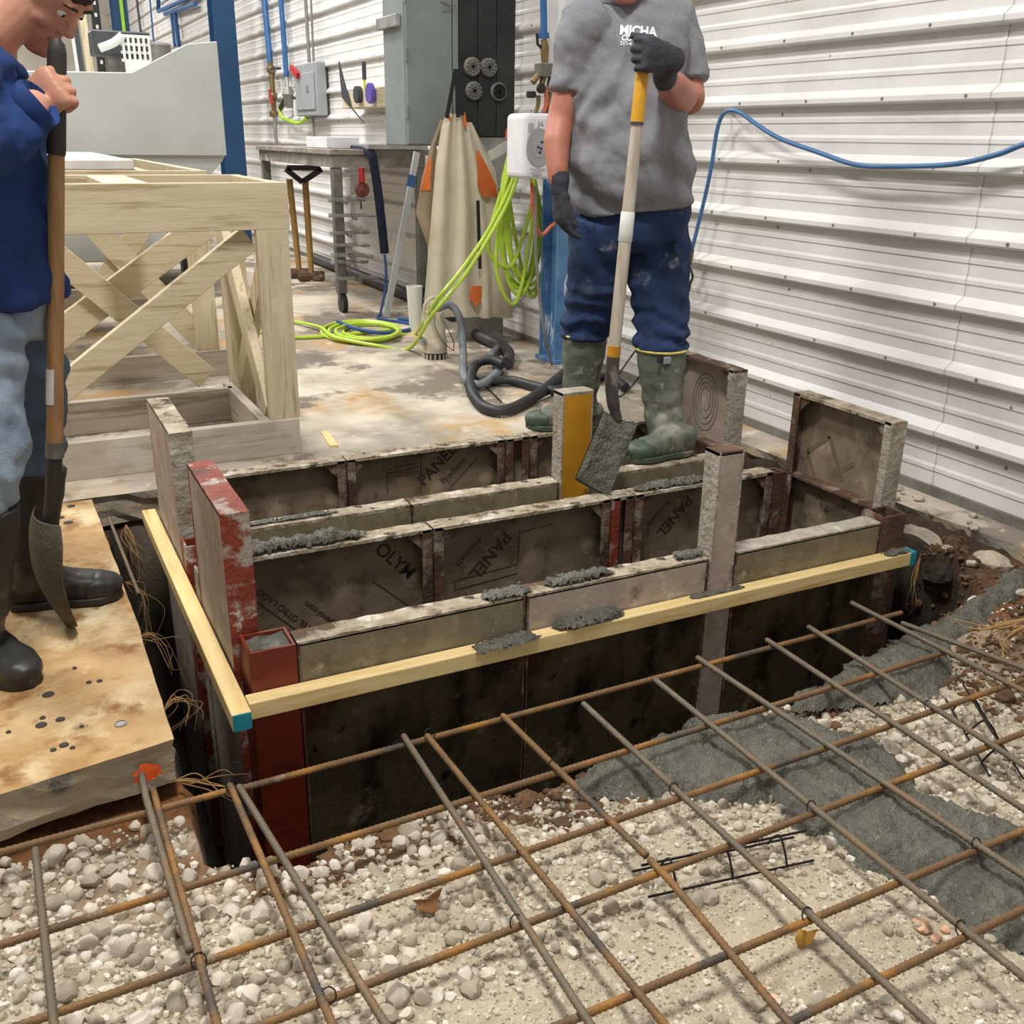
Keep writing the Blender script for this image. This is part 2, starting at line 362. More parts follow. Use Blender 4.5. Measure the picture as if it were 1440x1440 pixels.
def density(x, y):
    c = .62 + .5*fbm(x*2.1+4, y*2.1, 6)
    if x < .45: c += .5
    q = OZ(740, 1230, -.15); c += .45*math.exp(-(((x-q.x)/.22)**2 + ((y-q.y)/.28)**2))
    if y < 1.1 and .35 < x < 1.2: c -= .35
    if x > 2.2: c -= .7
    return c
stones = []; tries = 0
def size_pick(): return min(.0195, .0026 + abs(rng.gamma(1.35, .0026)))
while len(stones) < 21000 and tries < 220000:
    tries += 1; x, y = rng.uniform(-.6, 2.65), rng.uniform(.42, 1.95)
    if y > edge_y(x)-.01 and x > .17: continue
    if x < .19 and y > 1.79: continue
    d = density(x, y); s = size_pick()
    if d < .45: s *= .55
    elif d > .9: s *= 1.25
    if rng.random() > max(.25, min(1, d)): continue
    if in_conc(x, y, .015) and rng.random() < .97: continue
    stones.append((s, x, y))
stones.sort(reverse=True)
grid = {}; kept = []
for s, x, y in stones:
    ok = True; cx, cy = int(x/.05), int(y/.05)
    for i in (-1, 0, 1):
        for j in (-1, 0, 1):
            for (s2, x2, y2) in grid.get((cx+i, cy+j), ()):
                if (x-x2)**2+(y-y2)**2 < (.60*(s+s2))**2: ok = False; break
    if ok: grid.setdefault((cx, cy), []).append((s, x, y)); kept.append((s, x, y))
RK = [rock_mesh(i) for i in range(12)]; RK1 = [rock_mesh(i+30, 1) for i in range(10)]
smats = ['stone_a', 'stone_b', 'stone_c', 'stone_d']; rme = []
for i, (V, Fc) in enumerate(RK):
    for m in smats[:3]:
        me = bpy.data.meshes.new('stone'); me.from_pydata(V.tolist(), [], Fc.tolist()); me.polygons.foreach_set('use_smooth', [True]*len(me.polygons)); me.set_sharp_from_angle(angle=.5); me.materials.append(MATS[m]); rme.append(me)
vis = kept[:300]
for s, x, y in vis:
    o = link(bpy.data.objects.new('stone', random.choice(rme))); o.parent = ground; o.location = (x, y, gz(x, y)+s*.2)
    o.rotation_euler = (random.uniform(0, 6), random.uniform(0, 6), random.uniform(0, 6)); o.scale = (s*random.uniform(.9, 1.3), s*random.uniform(.8, 1.1), s*random.uniform(.7, .95))
VV = []; FF = []; MI = []; off = 0
for s, x, y in kept[300:]:
    V, Fc = random.choice(RK1 if s < .011 else RK); q = Quaternion((random.gauss(0, 1), random.gauss(0, 1), random.gauss(0, 1), random.gauss(0, 1))).normalized().to_matrix()
    P = (V*np.array([s*random.uniform(.85, 1.3), s, s*random.uniform(.7, .95)])) @ np.array(q).T + np.array([x, y, gz(x, y)+s*.15])
    VV.append(P); FF.append(Fc+off); MI += [random.choice((0, 0, 0, 1, 1, 2, 2, 3))]*len(Fc); off += len(V)
G0 = np.array([(1, 1, 1), (-1, -1, 1), (-1, 1, -1), (1, -1, -1), (.2, .3, 1.4), (1.3, -.2, .1)])*.6; GF = np.array([(0, 4, 1), (0, 1, 2), (0, 5, 3), (0, 2, 3), (1, 3, 2), (1, 4, 5), (1, 5, 3), (0, 5, 4)])
for k in range(17000):
    x, y = rng.uniform(-.5, 2.35), rng.uniform(.6, 1.9)
    if y > edge_y(x)-.005 and x > .17 or (x < .19 and y > 1.78) or (in_conc(x, y, .0)): continue
    s = rng.uniform(.0012, .0036); q = Quaternion((random.gauss(0, 1), random.gauss(0, 1), random.gauss(0, 1), random.gauss(0, 1))).normalized().to_matrix()
    VV.append((G0*s) @ np.array(q).T + np.array([x, y, gz(x, y)+s*.3])); FF.append(GF+off); MI += [random.choice((0, 0, 1, 1, 2, 3, 3))]*len(GF); off += len(G0)
VV = np.concatenate(VV); FF = np.concatenate(FF)
me = bpy.data.meshes.new('gravel'); me.vertices.add(len(VV)); me.vertices.foreach_set('co', VV.astype(np.float32).ravel()); me.loops.add(len(FF)*3); me.loops.foreach_set('vertex_index', FF.astype(np.int32).ravel())
me.polygons.add(len(FF)); me.polygons.foreach_set('loop_start', np.arange(0, len(FF)*3, 3, dtype=np.int32)); me.polygons.foreach_set('use_smooth', [True]*len(FF)); me.polygons.foreach_set('material_index', np.array(MI, dtype=np.int32)); me.update(calc_edges=True); me.set_sharp_from_angle(angle=.6)
for m in smats: me.materials.append(MATS[m])
o = link(bpy.data.objects.new('gravel', me)); o.parent = ground; o['kind'] = 'stuff'
# ---- crumbs of soil along the pit edge and on the bank
VS = []; FS = []; off = 0
for k in range(5200):
    if rng.random() < .6: x, y = rng.uniform(2.0, 2.62), rng.uniform(1.15, 2.0)
    else: x = rng.uniform(.25, 2.1); y = edge_y(x)+rng.normal(-.06, .05)
    z = gz(x, y)
    if z < -.3 or in_conc(x, y, .0): continue
    s = .0022+abs(rng.gamma(1.4, .0028)); V, Fc = RK1[k % 10]; VS.append(V*np.array([s*1.2, s, s*.8])+np.array([x, y, z])); FS.append(Fc+off); off += len(V)
g = MB(); g.v = np.concatenate(VS).tolist(); g.f = np.concatenate(FS).tolist(); tag(obj('soil_crumbs', g, 'soil', ground, smooth=True, sharp=30), kind='stuff')
# ---- wet concrete spilled over the gravel
for pi, pl in enumerate(CONC):
    X = [p[0] for p in pl]; Y = [p[1] for p in pl]; st = .0065; g = MB(); idx = {}
    nxc, nyc = int((max(X)-min(X)+.1)/st), int((max(Y)-min(Y)+.1)/st); hh = {}
    for j in range(nyc):
        for i in range(nxc):
            x, y = min(X)-.05+i*st, min(Y)-.05+j*st; d = pdist(x, y, pl) + .035*fbm(x*6, y*6, 2) + .014*fbm(x*24, y*24, 6)
            if d > -.012:
                h = .034*sstep(-.012, .05, d) + .009*fbm(x*20, y*20, 8)*sstep(0, .03, d) + .010*abs(fbm(x*48, y*48, 1)) + .004*fbm(x*110, y*110, 2) - .004*(d < 0)
                zg = -.145 + .022*fbm(x*2.2, y*2.2, 3); zg = max(zg, gz(x, y)) if pi else max(zg-.01, gz(x, y))
                idx[i, j] = len(g.v); g.v.append((x, y, zg + h))
    for (i, j), a in idx.items():
        if (i+1, j) in idx and (i, j+1) in idx and (i+1, j+1) in idx: g.f.append((a, idx[i+1, j], idx[i+1, j+1], idx[i, j+1]))
    tag(obj('wet_concrete', g, 'wet_concrete', smooth=True, sharp=0), ('broad grey mass of wet concrete spilled across gravel under rebar', 'wet concrete smeared up the soil bank beside the wall ledge')[pi], 'wet concrete', kind='stuff')
# ================================================================ formwork
ZB, ZT, DP = -.92, .10, .063
def form_panel(label, p, u, n, width, z0, z1, face='ply', frame='steel_rust', top='steel_top', bars=None, wet=None, gus=True, near=None, far=None, name='concrete_form'):
    """steel framed plywood form panel: face sheet at p running along u, frame standing off along n"""
    p, u, n = Vector((p[0], p[1], 0)), Vector(u+(0,)), Vector(n+(0,)); up = Vector((0, 0, 1))
    t = thing(name, label, 'form panel', p+u*(width/2)+up*z0); G = lambda: MB()
    def bx(a0, a1, d0, d1, za, zb_, g=None):
        g = g or MB(); return g.obox(p+u*((a0+a1)/2)+n*((d0+d1)/2)+up*((za+zb_)/2), u*((a1-a0)/2), n*((d1-d0)/2), up*((zb_-za)/2))
    E_ = .0015
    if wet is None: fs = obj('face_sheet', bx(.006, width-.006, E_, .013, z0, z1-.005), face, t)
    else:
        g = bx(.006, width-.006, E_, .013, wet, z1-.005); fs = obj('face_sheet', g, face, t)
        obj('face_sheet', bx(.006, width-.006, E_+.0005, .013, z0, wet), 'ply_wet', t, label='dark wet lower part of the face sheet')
    obj('stile', bx(E_, .007, 0, DP, z0, z1).obox(p+u*.018+n*(DP-.003)+up*((z0+z1)/2), u*.014, n*.003, up*((z1-z0)/2)), near or frame, t, bevel=.001)
    obj('stile', bx(width-.007, width-E_, 0, DP, z0, z1).obox(p+u*(width-.018)+n*(DP-.003)+up*((z0+z1)/2), u*.014, n*.003, up*((z1-z0)/2)), far or frame, t, bevel=.001)
    # top rail with concrete crust: a slightly lumpy slab
    g = MB(); k = max(6, int(width/.02)); rs = []
    for i in range(k+1):
        a = E_+(width-2*E_)*i/k; q = p+u*a
        h = [max(0, .0035*fbm(q.x*30+s, q.y*30, z1*9+s) + .001) for s in (1, 2, 3)]
        rs.append([q+n*E_+up*(z1-.009), q+n*DP+up*(z1-.009), q+n*DP+up*(z1+h[0]), q+n*(DP/2)+up*(z1+h[1]), q+n*E_+up*(z1+h[2])])
    g.rings(rs); obj('top_rail', g, top, t)
    for zc in (bars if bars is not None else [z for z in (z1-.33, z1-.66) if z > z0]):
        obj('cross_bar', bx(.008, width-.008, .014, DP-.004, zc-.004, zc+.004), frame, t)
    if gus and width > .2:
        for s in (0, 1):
            a = .01 if s == 0 else width-.01; d = .07 if s == 0 else -.07
            q = p+u*a+n*(DP-.012)+up*(z1-.01)
            obj('gusset', MB().prism([q, q+u*d, q-up*.07], n*.005), frame, t)
    t['dummy'] = 0; del t['dummy']; return t, fs
def corner(label, x0, x1, y0, y1, z0, z1, m, fill=None, name='corner_form'):
    t = thing(name, label, 'form corner', ((x0+x1)/2, (y0+y1)/2, z0)); w_ = .006
    obj('front_plate', MB().box((x0, y0, z0), (x1, y0+w_, z1)), m, t, bevel=.001)
    obj('back_plate', MB().box((x0, y1-w_, z0), (x1, y1, z1-.004)), m, t)
    obj('side_plate', MB().box((x0, y0+w_, z0), (x0+w_, y1-w_, z1+.003)), m, t); obj('side_plate', MB().box((x1-w_, y0+w_, z0), (x1, y1-w_, z1-.002)), m, t)
    if fill:
        g = MB(); k = 7; 
        for j in range(k):
            for i in range(k): g.v.append((x0+w_+(x1-x0-2*w_)*i/(k-1), y0+w_+(y1-y0-2*w_)*j/(k-1), z1-.012+.01*fbm(i*.8+x0*7, j*.8, 3)))
        g.f = [(j*k+i, j*k+i+1, (j+1)*k+i+1, (j+1)*k+i) for j in range(k-1) for i in range(k-1)]; obj('concrete_fill', g, fill, t, smooth=True)
    return t
# front box, outer long side (row facing the gravel)
Y4, Y3, Y2, Y1 = 1.95, 2.46, 2.67, 3.18
fp = {}
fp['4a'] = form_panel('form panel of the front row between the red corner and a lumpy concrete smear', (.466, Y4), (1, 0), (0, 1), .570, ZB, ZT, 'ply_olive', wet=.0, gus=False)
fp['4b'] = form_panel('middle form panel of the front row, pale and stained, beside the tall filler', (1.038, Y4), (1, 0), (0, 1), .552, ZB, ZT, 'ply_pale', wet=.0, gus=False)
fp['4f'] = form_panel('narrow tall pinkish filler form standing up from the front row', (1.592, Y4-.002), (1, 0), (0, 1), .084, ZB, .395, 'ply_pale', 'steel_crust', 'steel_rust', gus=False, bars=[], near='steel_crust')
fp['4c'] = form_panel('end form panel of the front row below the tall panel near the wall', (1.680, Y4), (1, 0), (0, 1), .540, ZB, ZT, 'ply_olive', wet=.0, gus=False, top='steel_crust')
corner('red painted steel form corner where the two timber strips meet', .36, .464, Y4, Y4+.10, ZB, ZT, 'steel_red_clean', 'wet_concrete')
corner('rusty hollow form corner box at the wall end of front row', 2.222, 2.318, Y4, Y4+.085, ZB, ZT+.015, 'steel_rust')
# front box, inner long side: frames face the camera
fp['3a'] = form_panel('form panel printed with upside down spanish lettering, next to red-edged panel', (.40, Y3+DP), (1, 0), (0, -1), .60, ZB, ZT, 'ply')
fp['3b'] = form_panel('form panel inside the pit with dark pocket outline, beside the narrow red-stained filler', (1.002, Y3+DP), (1, 0), (0, -1), .60, ZB, ZT, 'ply')
fp['3f'] = form_panel('narrow red-stained filler between two printed form panels', (1.604, Y3+DP), (1, 0), (0, -1), .085, ZB, ZT, 'ply_pale', 'steel_rust', gus=False, bars=[], near='steel_red')
fp['3c'] = form_panel('printed form panel behind the tall pinkish filler', (1.691, Y3+DP), (1, 0), (0, -1), .56, ZB, ZT, 'ply')
# rear box
fp['2a'] = form_panel('olive form panel of second row with wet concrete along its rail', (.40, Y2), (1, 0), (0, 1), .616, ZB, ZT, 'ply_olive', gus=False)
fp['2b'] = form_panel('olive form panel of second row ending at the orange filler', (1.018, Y2), (1, 0), (0, 1), .514, ZB, ZT, 'ply_olive', gus=False)
fp['2f'] = form_panel('narrow tall filler form painted orange beside the square shovel', (1.534, Y2-.002), (1, 0), (0, 1), .116, ZB, .395, 'orange_paint', 'steel_crust', 'steel_crust', gus=False, bars=[])
fp['2c'] = form_panel('olive form panel of second row under the green rubber boot', (1.652, Y2), (1, 0), (0, 1), .60, ZB, ZT, 'ply_olive', gus=False)
fp['1a'] = form_panel('form panel at the back of the pit below the lumber stand', (.40, Y1+DP), (1, 0), (0, -1), .575, ZB, ZT, 'ply')
fp['1b'] = form_panel('form panel at back of pit with readable diagonal lettering', (.977, Y1+DP), (1, 0), (0, -1), .613, ZB, ZT, 'ply')
fp['1f'] = form_panel('narrow filler at the back of the pit under the toe of the green boot', (1.592, Y1+DP), (1, 0), (0, -1), .10, ZB, ZT, 'ply', gus=False, bars=[])
fp['1c'] = form_panel('form panel at back of pit behind the orange filler', (1.694, Y1+DP), (1, 0), (0, -1), .56, ZB, ZT, 'ply')
# short ends, standing taller than the rows
fp['La'] = form_panel('tall form panel with pale face and flaking red steel edge', (.345, Y4+.105), (0, 1), (1, 0), .40, ZB, .385, 'ply_pale', 'steel_red', 'steel_red', near='steel_red')
fp['Lb'] = form_panel('tall form panel with grey concrete crust on its edge, behind the red-edged one', (.345, Y2+.06), (0, 1), (1, 0), .42, ZB, .388, 'ply_pale', 'steel_crust', 'steel_top', near='steel_crust')
fp['Ra'] = form_panel('tall form panel with grey diamond print standing close to the wall', (2.363, Y4+.085), (0, 1), (-1, 0), .43, ZB, .372, 'ply', 'steel_rust', 'steel_top', bars=[.09, -.25], near='steel_crust')
fp['Rb'] = form_panel('tall form panel with oval ring print behind the right boot', (2.363, Y2+.105), (0, 1), (-1, 0), .42, ZB, .378, 'ply_pale', 'steel_rust', 'steel_rust', bars=[.07, -.25], near='steel_crust')
# stiles' outward webs of the tall panels near camera get their colour from near=
corner('short red hollow form corner between the two tall left panels', .345, .3985, Y2-.015, Y2+.057, ZB, .085, 'steel_red')
corner('small pale form corner at the foot of the red-edged panel', .345, .398, Y4+.508, Y4+.575, ZB, .08, 'steel_crust')
corner('dark form corner beside the grey diamond printed panel', 2.255, 2.30, Y3, Y3+.06, ZB, ZT-.005, 'steel_rust')
# ---- print on the plywood
def diag(fs, body, size, x, z, ang, y, flip=False, bold=.0):
    a = math.radians(ang); xd = Vector((math.cos(a), 0, math.sin(a))); yd = Vector((-math.sin(a), 0, math.cos(a)))
    return lettering(body, size, (x, y, z), xd, yd, 'print_dark', fs, bold=bold, name='lettering')
f3a, f3b, f3c, f1b = fp['3a'][1], fp['3b'][1], fp['3c'][1], fp['1b'][1]
yy3 = Y3+DP-.0137; yy1 = Y1+DP-.0137
diag(f3a, 'OLYM', .056, .838, .042, -47, yy3, bold=.001)
diag(f3a, 'CONTRA EL OTRO LADO', .026, .715, -.23, 133, yy3)
diag(f3a, 'www.olypanol.com', .026, .775, -.22, 133, yy3)
diag(f3a, 'PANEL', .055, .66, -.28, 180, yy3)
for (x0, z0, x1, z1) in ((.83, -.05, .97, -.18), (.50, -.05, .66, -.22)): obj('printed_line', MB().bar((x0, yy3, z0), (x1, yy3, z1), .003, .001, (0, 1, 0)), 'print_dark', f3a)
diag(f3b, 'PANEL', .058, 1.255, .035, 225, yy3, bold=.001); diag(f3b, 'Products', .03, 1.165, .03, 225, yy3)
for a, b in (((1.09, -.10), (1.30, -.085)), ((1.30, -.085), (1.305, .03)), ((1.09, -.13), (1.30, -.115)), ((1.09, -.13), (1.09, -.10)), ((1.31, .02), (1.42, .03))): obj('printed_line', MB().bar((a[0], yy3, a[1]), (b[0], yy3, b[1]), .003, .001, (0, 1, 0)), 'print_dark', f3b)
diag(f3c, 'PANEL', .055, 1.93, .05, 225, yy3, bold=.001); diag(f3c, 'Products', .03, 1.85, .045, 225, yy3)
diag(f1b, 'PANEL', .062, 1.28, -.055, 42, yy1, bold=.001); diag(f1b, 'Products', .034, 1.36, -.058, 42, yy1)
for a, b in (((1.14, -.06), (1.14, .03)), ((1.14, .03), (1.26, .04)), ((1.14, .015), (1.26, .025)), ((1.27, -.08), (1.27, .08)), ((1.39, -.07), (1.50, .03))): obj('printed_line', MB().bar((a[0], yy1, a[1]), (b[0], yy1, b[1]), .003, .001, (0, 1, 0)), 'print_dark', f1b)
mat('print_grey', '6a5e50', rough=.7); xa = 2.363-.0137
g = MB()
for pts in ([(2.37, .09), (2.42, .17), (2.33, .25), (2.25, .12)], [(2.255, .155), (2.21, .19)], [(2.22, .04), (2.31, .0), (2.25, -.05)]):
    for a, b in zip(pts, pts[1:]): g.bar((xa, a[0], a[1]), (xa, b[0], b[1]), .016, .001, (1, 0, 0))
obj('printed_emblem', g, 'print_grey', fp['Ra'][1])
lettering('PLY', .045, (xa, 2.36, .02), (0, -1, -.5), (0, -.5, 1), 'print_grey', fp['Ra'][1])
g = MB()
for k, (a, b) in enumerate(((.075, .11), (.06, .09), (.045, .07), (.03, .045))):
    c = Vector((xa, 2.99, .21)); pts = [c+Vector((0, a*math.cos(t*PI/16), b*math.sin(t*PI/16)+.004*k)) for t in range(32)]
    g.tube(pts, .0011, 4, closed=True)
obj('printed_rings', g, 'print_grey', fp['Rb'][1])
# ---- timber strips nailed round the front box
def strip(label, lo, hi, m, ends):
    t = thing('timber_strip', label, 'timber strip', ((lo[0]+hi[0])/2, (lo[1]+hi[1])/2, lo[2]))
    obj('timber', MB().box(lo, hi), m, t, bevel=.003, seg=2)
    for e in ends: obj('painted_end', MB().box(*e), 'teal_paint', t, bevel=.001, label='teal painted end grain')
    return t
strip('long yellow pine strip along the front row with teal far end', (.3435, 1.906, -.038), (2.335, 1.948, .004), 'lumber_x', [((2.312, 1.9052, -.0388), (2.336, 1.9484, .0048))])
strip('yellow pine strip beside the tall left panels with teal near end', (.300, 1.876, -.038), (.342, 3.235, .004), 'lumber_y', [((.301, 1.873, -.037), (.341, 1.876, .003))])
# ---- clumps of wet concrete on the forms
def clump(label, a, b, wdt, h, seed, n=40):
    """lumpy ridge of wet concrete along a-b, a fine height field with ragged outline and a few proud pebbles"""
    r = random.Random(seed); g = MB(); a, b = Vector(a), Vector(b); d = (b-a); L = d.length; sd = Vector((-d.y, d.x, 0)).normalized(); st = .0035; idx = {}
    nu, nv = int(L*1.06/st), int(wdt*1.3/st)
    for i in range(nu+1):
        for j in range(nv+1):
            u = (i/nu-.5)*1.06; v = (j/nv-.5)*1.3; q = a+d*(u+.5)+sd*(v*wdt); x, y = q.x+seed*3.7, q.y
            e = 1-max((abs(u)*2)**4, 0)-(abs(v)*2)**3; e += .55*fbm(x*22, y*22, seed)+.25*fbm(x*70, y*70, seed)
            if e < 0: continue
            hh = h*(min(1, e*1.4)*(.55+.5*fbm(x*16, y*16, seed+4))+.30*abs(fbm(x*55, y*55, seed+7))+.12*fbm(x*140, y*140, 2)); idx[i, j] = len(g.v); g.v.append(tuple(q+Vector((0, 0, max(0, hh)+.0005))))
    for (i, j), k in idx.items():
        if (i+1, j) in idx and (i, j+1) in idx and (i+1, j+1) in idx: g.f.append((k, idx[i+1, j], idx[i+1, j+1], idx[i, j+1]))
    for k in range(n//3):
        t = r.uniform(.06, .94); s = r.uniform(.12, .32)*h+.0015; c = a+d*t+sd*(r.uniform(-.42, .42)*wdt); c.z += r.uniform(.1, .6)*h; V, Fc = RK1[(seed+k) % 10]
        g.add((V*s+np.array(c)).tolist(), Fc.tolist())
    return tag(obj('concrete_clump', g, 'wet_concrete', smooth=True, sharp=0), label, 'concrete clump', 'wet concrete clumps on the forms')
clump('long ridge of wet concrete on third row rail by the red-edged panel', (.41, Y3+.03, .105), (.80, Y3+.03, .105), .055, .035, 1, 130)
clump('thin trail of wet concrete on the olive second row rail', (.45, Y2+.03, .103), (.80, Y2+.03, .103), .03, .012, 2, 60)
clump('wet concrete lumps on third row rail in front of the right boot', (1.70, Y3+.03, .103), (1.99, Y3+.03, .103), .055, .022, 3, 60)
clump('small wet concrete heap on the seam of the front row', (.93, Y4+.02, .103), (1.06, Y4+.03, .103), .055, .022, 4, 40)
clump('wet concrete smear on the pale front panel rail', (1.10, Y4+.03, .103), (1.30, Y4+.03, .103), .05, .022, 5, 50)
clump('small stony concrete lumps at the foot of the tall pinkish filler', (1.50, Y4+.035, .103), (1.59, Y4+.035, .103), .05, .02, 6, 16)
clump('wet concrete splat on the long timber strip below the front row seam', (.88, 1.918, .0), (1.06, 1.925, .0), .06, .02, 7, 60)
clump('larger wet concrete splat on the long timber strip under the pale panel', (1.10, 1.925, .005), (1.31, 1.935, .005), .06, .028, 8, 70)
clump('dab of wet concrete where the tall filler meets the timber strip', (1.52, 1.93, .004), (1.70, 1.93, .004), .03, .008, 9, 30)
clump('wet concrete dab on the far end of the long timber strip', (2.22, 1.925, .004), (2.32, 1.925, .004), .04, .015, 10, 24)
# ================================================================ reinforcing bars
def rebar(name, label, pts, m, r=.0066, group=None, cat='rebar'):
    P = [Vector(p) for p in pts]; L = sum((b-a).length for a, b in zip(P, P[1:])); path = []
    for a, b in zip(P, P[1:]):
        n = max(2, int((b-a).length/.0055)); path += [a.lerp(b, i/n) for i in range(n)]
    path.append(P[-1]); rr = [r*(1.14 if i % 2 else .96) for i in range(len(path))]
    g = MB().tube(path, rr, 8); a = P[0]
    return tag(obj(name, g, m, smooth=True, sharp=0), label, cat, group)
zx, zy = -.083, -.069
GX, GY = 'rebars laid along the front row', 'rebars laid towards the pit'
XB = [((-.30, 1.735), (.262, 1.742), 'rebar', 'rusty rebar running along the broken edge of the ochre slab'),
      ((.285, 1.738), (2.12, 1.748), 'rebar', 'long rebar crossing in front of the dark form face, the one next to it'),
      ((-.40, 1.487), (2.05, 1.53), 'rebar', 'second rebar out from the dark form face, parallel to it'),
      ((-.50, 1.300), (2.45, 1.352), 'rebar', 'third rebar out from the dark form face, ending at the soil bank'),
      ((.02, 1.148), (2.55, 1.20), 'rebar', 'fourth rebar out from the form face, passing over the wire bolster'),
      ((.30, .958), (2.6, .958), 'rebar', 'fifth rebar out from the form face, above the yellow leaf'),
      ((.35, .806), (2.6, .828), 'rebar', 'sixth and outermost rebar parallel to the form, with orange paint')]
for a, b, m, lb in XB: rebar('rebar', lb, [a+(zx,), b+(zx,)], m, group=GX)
YB = [((-.095, 1.70), (-.085, .9), 'rebar_grey', 'thin grey rebar nearest below the ochre slab, without dowel'),
      ((.122, 1.79), (.124, .85), 'rebar', 'rusty rebar beside the dowel under the orange paint mark'),
      ((.262, 1.742), (.28, .8), 'rebar', 'rusty rebar starting at the wire loop by the red corner'),
      ((.277, 1.728), (.375, .75), 'rebar_grey', 'grey rebar splayed beside the one with the wire loop'),
      ((.637, 1.755), (.605, .6), 'rebar_grey', 'left bar of the close pair over the loose white stones'),
      ((.683, 1.733), (.722, .6), 'rebar', 'right bar of the close pair over the loose white stones'),
      ((.867, 1.735), (.895, 1.20), 'rebar', 'rebar between close pair and the concrete-splashed bars'),
      ((1.057, 1.70), (1.066, .55), 'rebar_grey', 'grey rebar entering the wet concrete at its tip, passing the yellow leaf'),
      ((1.269, 1.718), (1.270, .5), 'rebar_grey', 'concrete-coated rebar along the edge of the wet concrete'),
      ((1.428, 1.765), (1.485, .6), 'rebar_grey', 'concrete-coated rebar through the middle of the wet concrete'),
      ((1.651, 1.765), (1.636, .7), 'rebar_grey', 'rebar over the far side of the wet concrete'),
      ((1.802, 1.775), (1.755, .8), 'rebar_grey', 'rebar over wet concrete and gravel before the soil bank'),
      ((2.017, 1.837), (2.05, .9), 'rebar_grey', 'last rebar before the soil bank, next to the wall ledge')]
for a, b, m, lb in YB: rebar('rebar', lb, [a+(zy,), b+(zy,)], m, group=GY)
rebar('rebar', 'bent rebar continuing from the bar between close pair and concrete', [(.895, 1.19, zy), (.90, 1.13, zy-.005), (.875, .6, zy-.01)], 'rebar')
rebar('dowel', 'steel dowel drilled into slab edge at the orange mark', [(.108, 1.85, -.047), (.105, 1.75, -.055), (.112, 1.325, -.064)], 'rebar_grey', cat='dowel')
rebar('rebar', 'loose rebar lying low against the soil bank', [OZ(1268, 876, -.09), OZ(1440, 940, -.05), OZ(1500, 965, -.05)], 'rebar_grey')
rebar('rebar', 'rebar leaning down into the pit beside ochre slab', [OZ(153, 728, -.02), OZ(195, 835, -.02)], 'rebar_grey', r=.005)
# tie wires
def tie(p, s, loop=None, lab='twisted wire tie wrapped where two rebars cross'):
    p = Vector(p); pts = [p+Vector((math.cos(t)*.012, math.sin(t)*.006, math.sin(t*1.0)*.012)) for t in np.linspace(0, 2*PI*1.6, 16)]
    if loop:
        q = p + Vector((.01, .0, .035))*s; pts += [p.lerp(q, .5), q] + [q+Vector((math.cos(t)*.006, 0, .008+math.sin(t)*.009)) for t in np.linspace(-1.5, 4.5, 10)]
    return tag(obj('tie_wire', MB().tube(pts, .0011, 5), 'wire', smooth=True), lab, 'tie wire', 'looped tie wires' if loop else 'rebar tie wires')
for p, l in (((.265, 1.738, -.07), 1), ((.69, 1.735, -.07), 1), ((.88, 1.52, -.072), 1), ((.122, 1.305, -.072), 0), ((.285, 1.15, -.072), 0), ((1.27, 1.18, -.072), 0), ((1.06, 1.345, -.072), 0), ((1.06, .96, -.072), 0), ((1.65, 1.19, -.072), 0), ((1.47, .96, -.072), 0), ((.61, 1.16, -.072), 0), ((1.78, 1.35, -.072), 0), ((1.27, .825, -.072), 0)): tie(p, 1, l, *({.265: ['wire tie with upright loop by the red steel corner'], .69: ['wire tie with upright loop on the close pair of rebars'], .88: ['wire tie with upright loop on second rebar from the form']}.get(p[0], [])))
# wire bolsters that carry the bars
def bolster(label, a, b, n):
    a, b = Vector(a), Vector(b); d = b-a; sd = Vector((-d.y, d.x, 0)).normalized(); t = thing('wire_bolster', label, 'rebar chair', (a+b)/2); up = Vector((0, 0, .045))
    obj('top_wire', MB().tube([a+up, b+up], .0026, 6), 'wire', t)
    for k in range(n):
        q = a+d*((k+.5)/n); obj('leg', MB().tube(spline([q+sd*.035, q+sd*.02+up*.6, q+up, q-sd*.02+up*.6, q-sd*.035], 4), .0024, 6), 'wire', t)
    for s in (1, -1): obj('runner', MB().tube([a+sd*(.035*s)+Vector((0, 0, .003)), b+sd*(.035*s)+Vector((0, 0, .003))], .0024, 6), 'wire', t)
    return t
q = OZ(900, 1245, -.135); q2 = OZ(1130, 1195, -.135); bolster('black wire bolster on gravel near the wet concrete edge', q, q2, 3)
q = OZ(1350, 985, -.13); q2 = OZ(1415, 1095, -.13); bolster('black wire bolster on gravel before the soil bank', q, q2, 3)
# dry leaves
def leaf(label, p, s, m, ang, seed):
    g = MB(); r = random.Random(seed); n = 14; c = Vector(p); rim = []
    for k in range(n):
        a = 2*PI*k/n; rad = s*(.6+.4*abs(math.sin(a*2.5+seed)))*(1.3 if k == 0 else 1); rim.append(c+Vector((math.cos(a+ang)*rad, math.sin(a+ang)*rad*.7, .012*math.sin(a*2+seed)+.01*r.random())))
    g.v = [tuple(c+Vector((0, 0, .012)))]+[tuple(q) for q in rim]+[tuple(c+Vector((0, 0, .0105)))]+[tuple(q-Vector((0, 0, .0015))) for q in rim]
    for k in range(n): g.f += [(0, k+1, (k+1) % n+1), (n+1, n+2+(k+1) % n, n+2+k), (k+1, n+2+k, n+2+(k+1) % n, (k+1) % n+1)]
    return tag(obj('dry_leaf', g, m, smooth=True), label, 'leaf')
p = OZ(600, 1272, -.125); leaf('curled brown dry leaf on the pale gravel', p, .028, 'leaf_dry', .3, 2)
p = OZ(1132, 1318, -.13); leaf('yellow brown dry leaf between two rebars', p, .026, 'leaf_yellow', 1.0, 5)
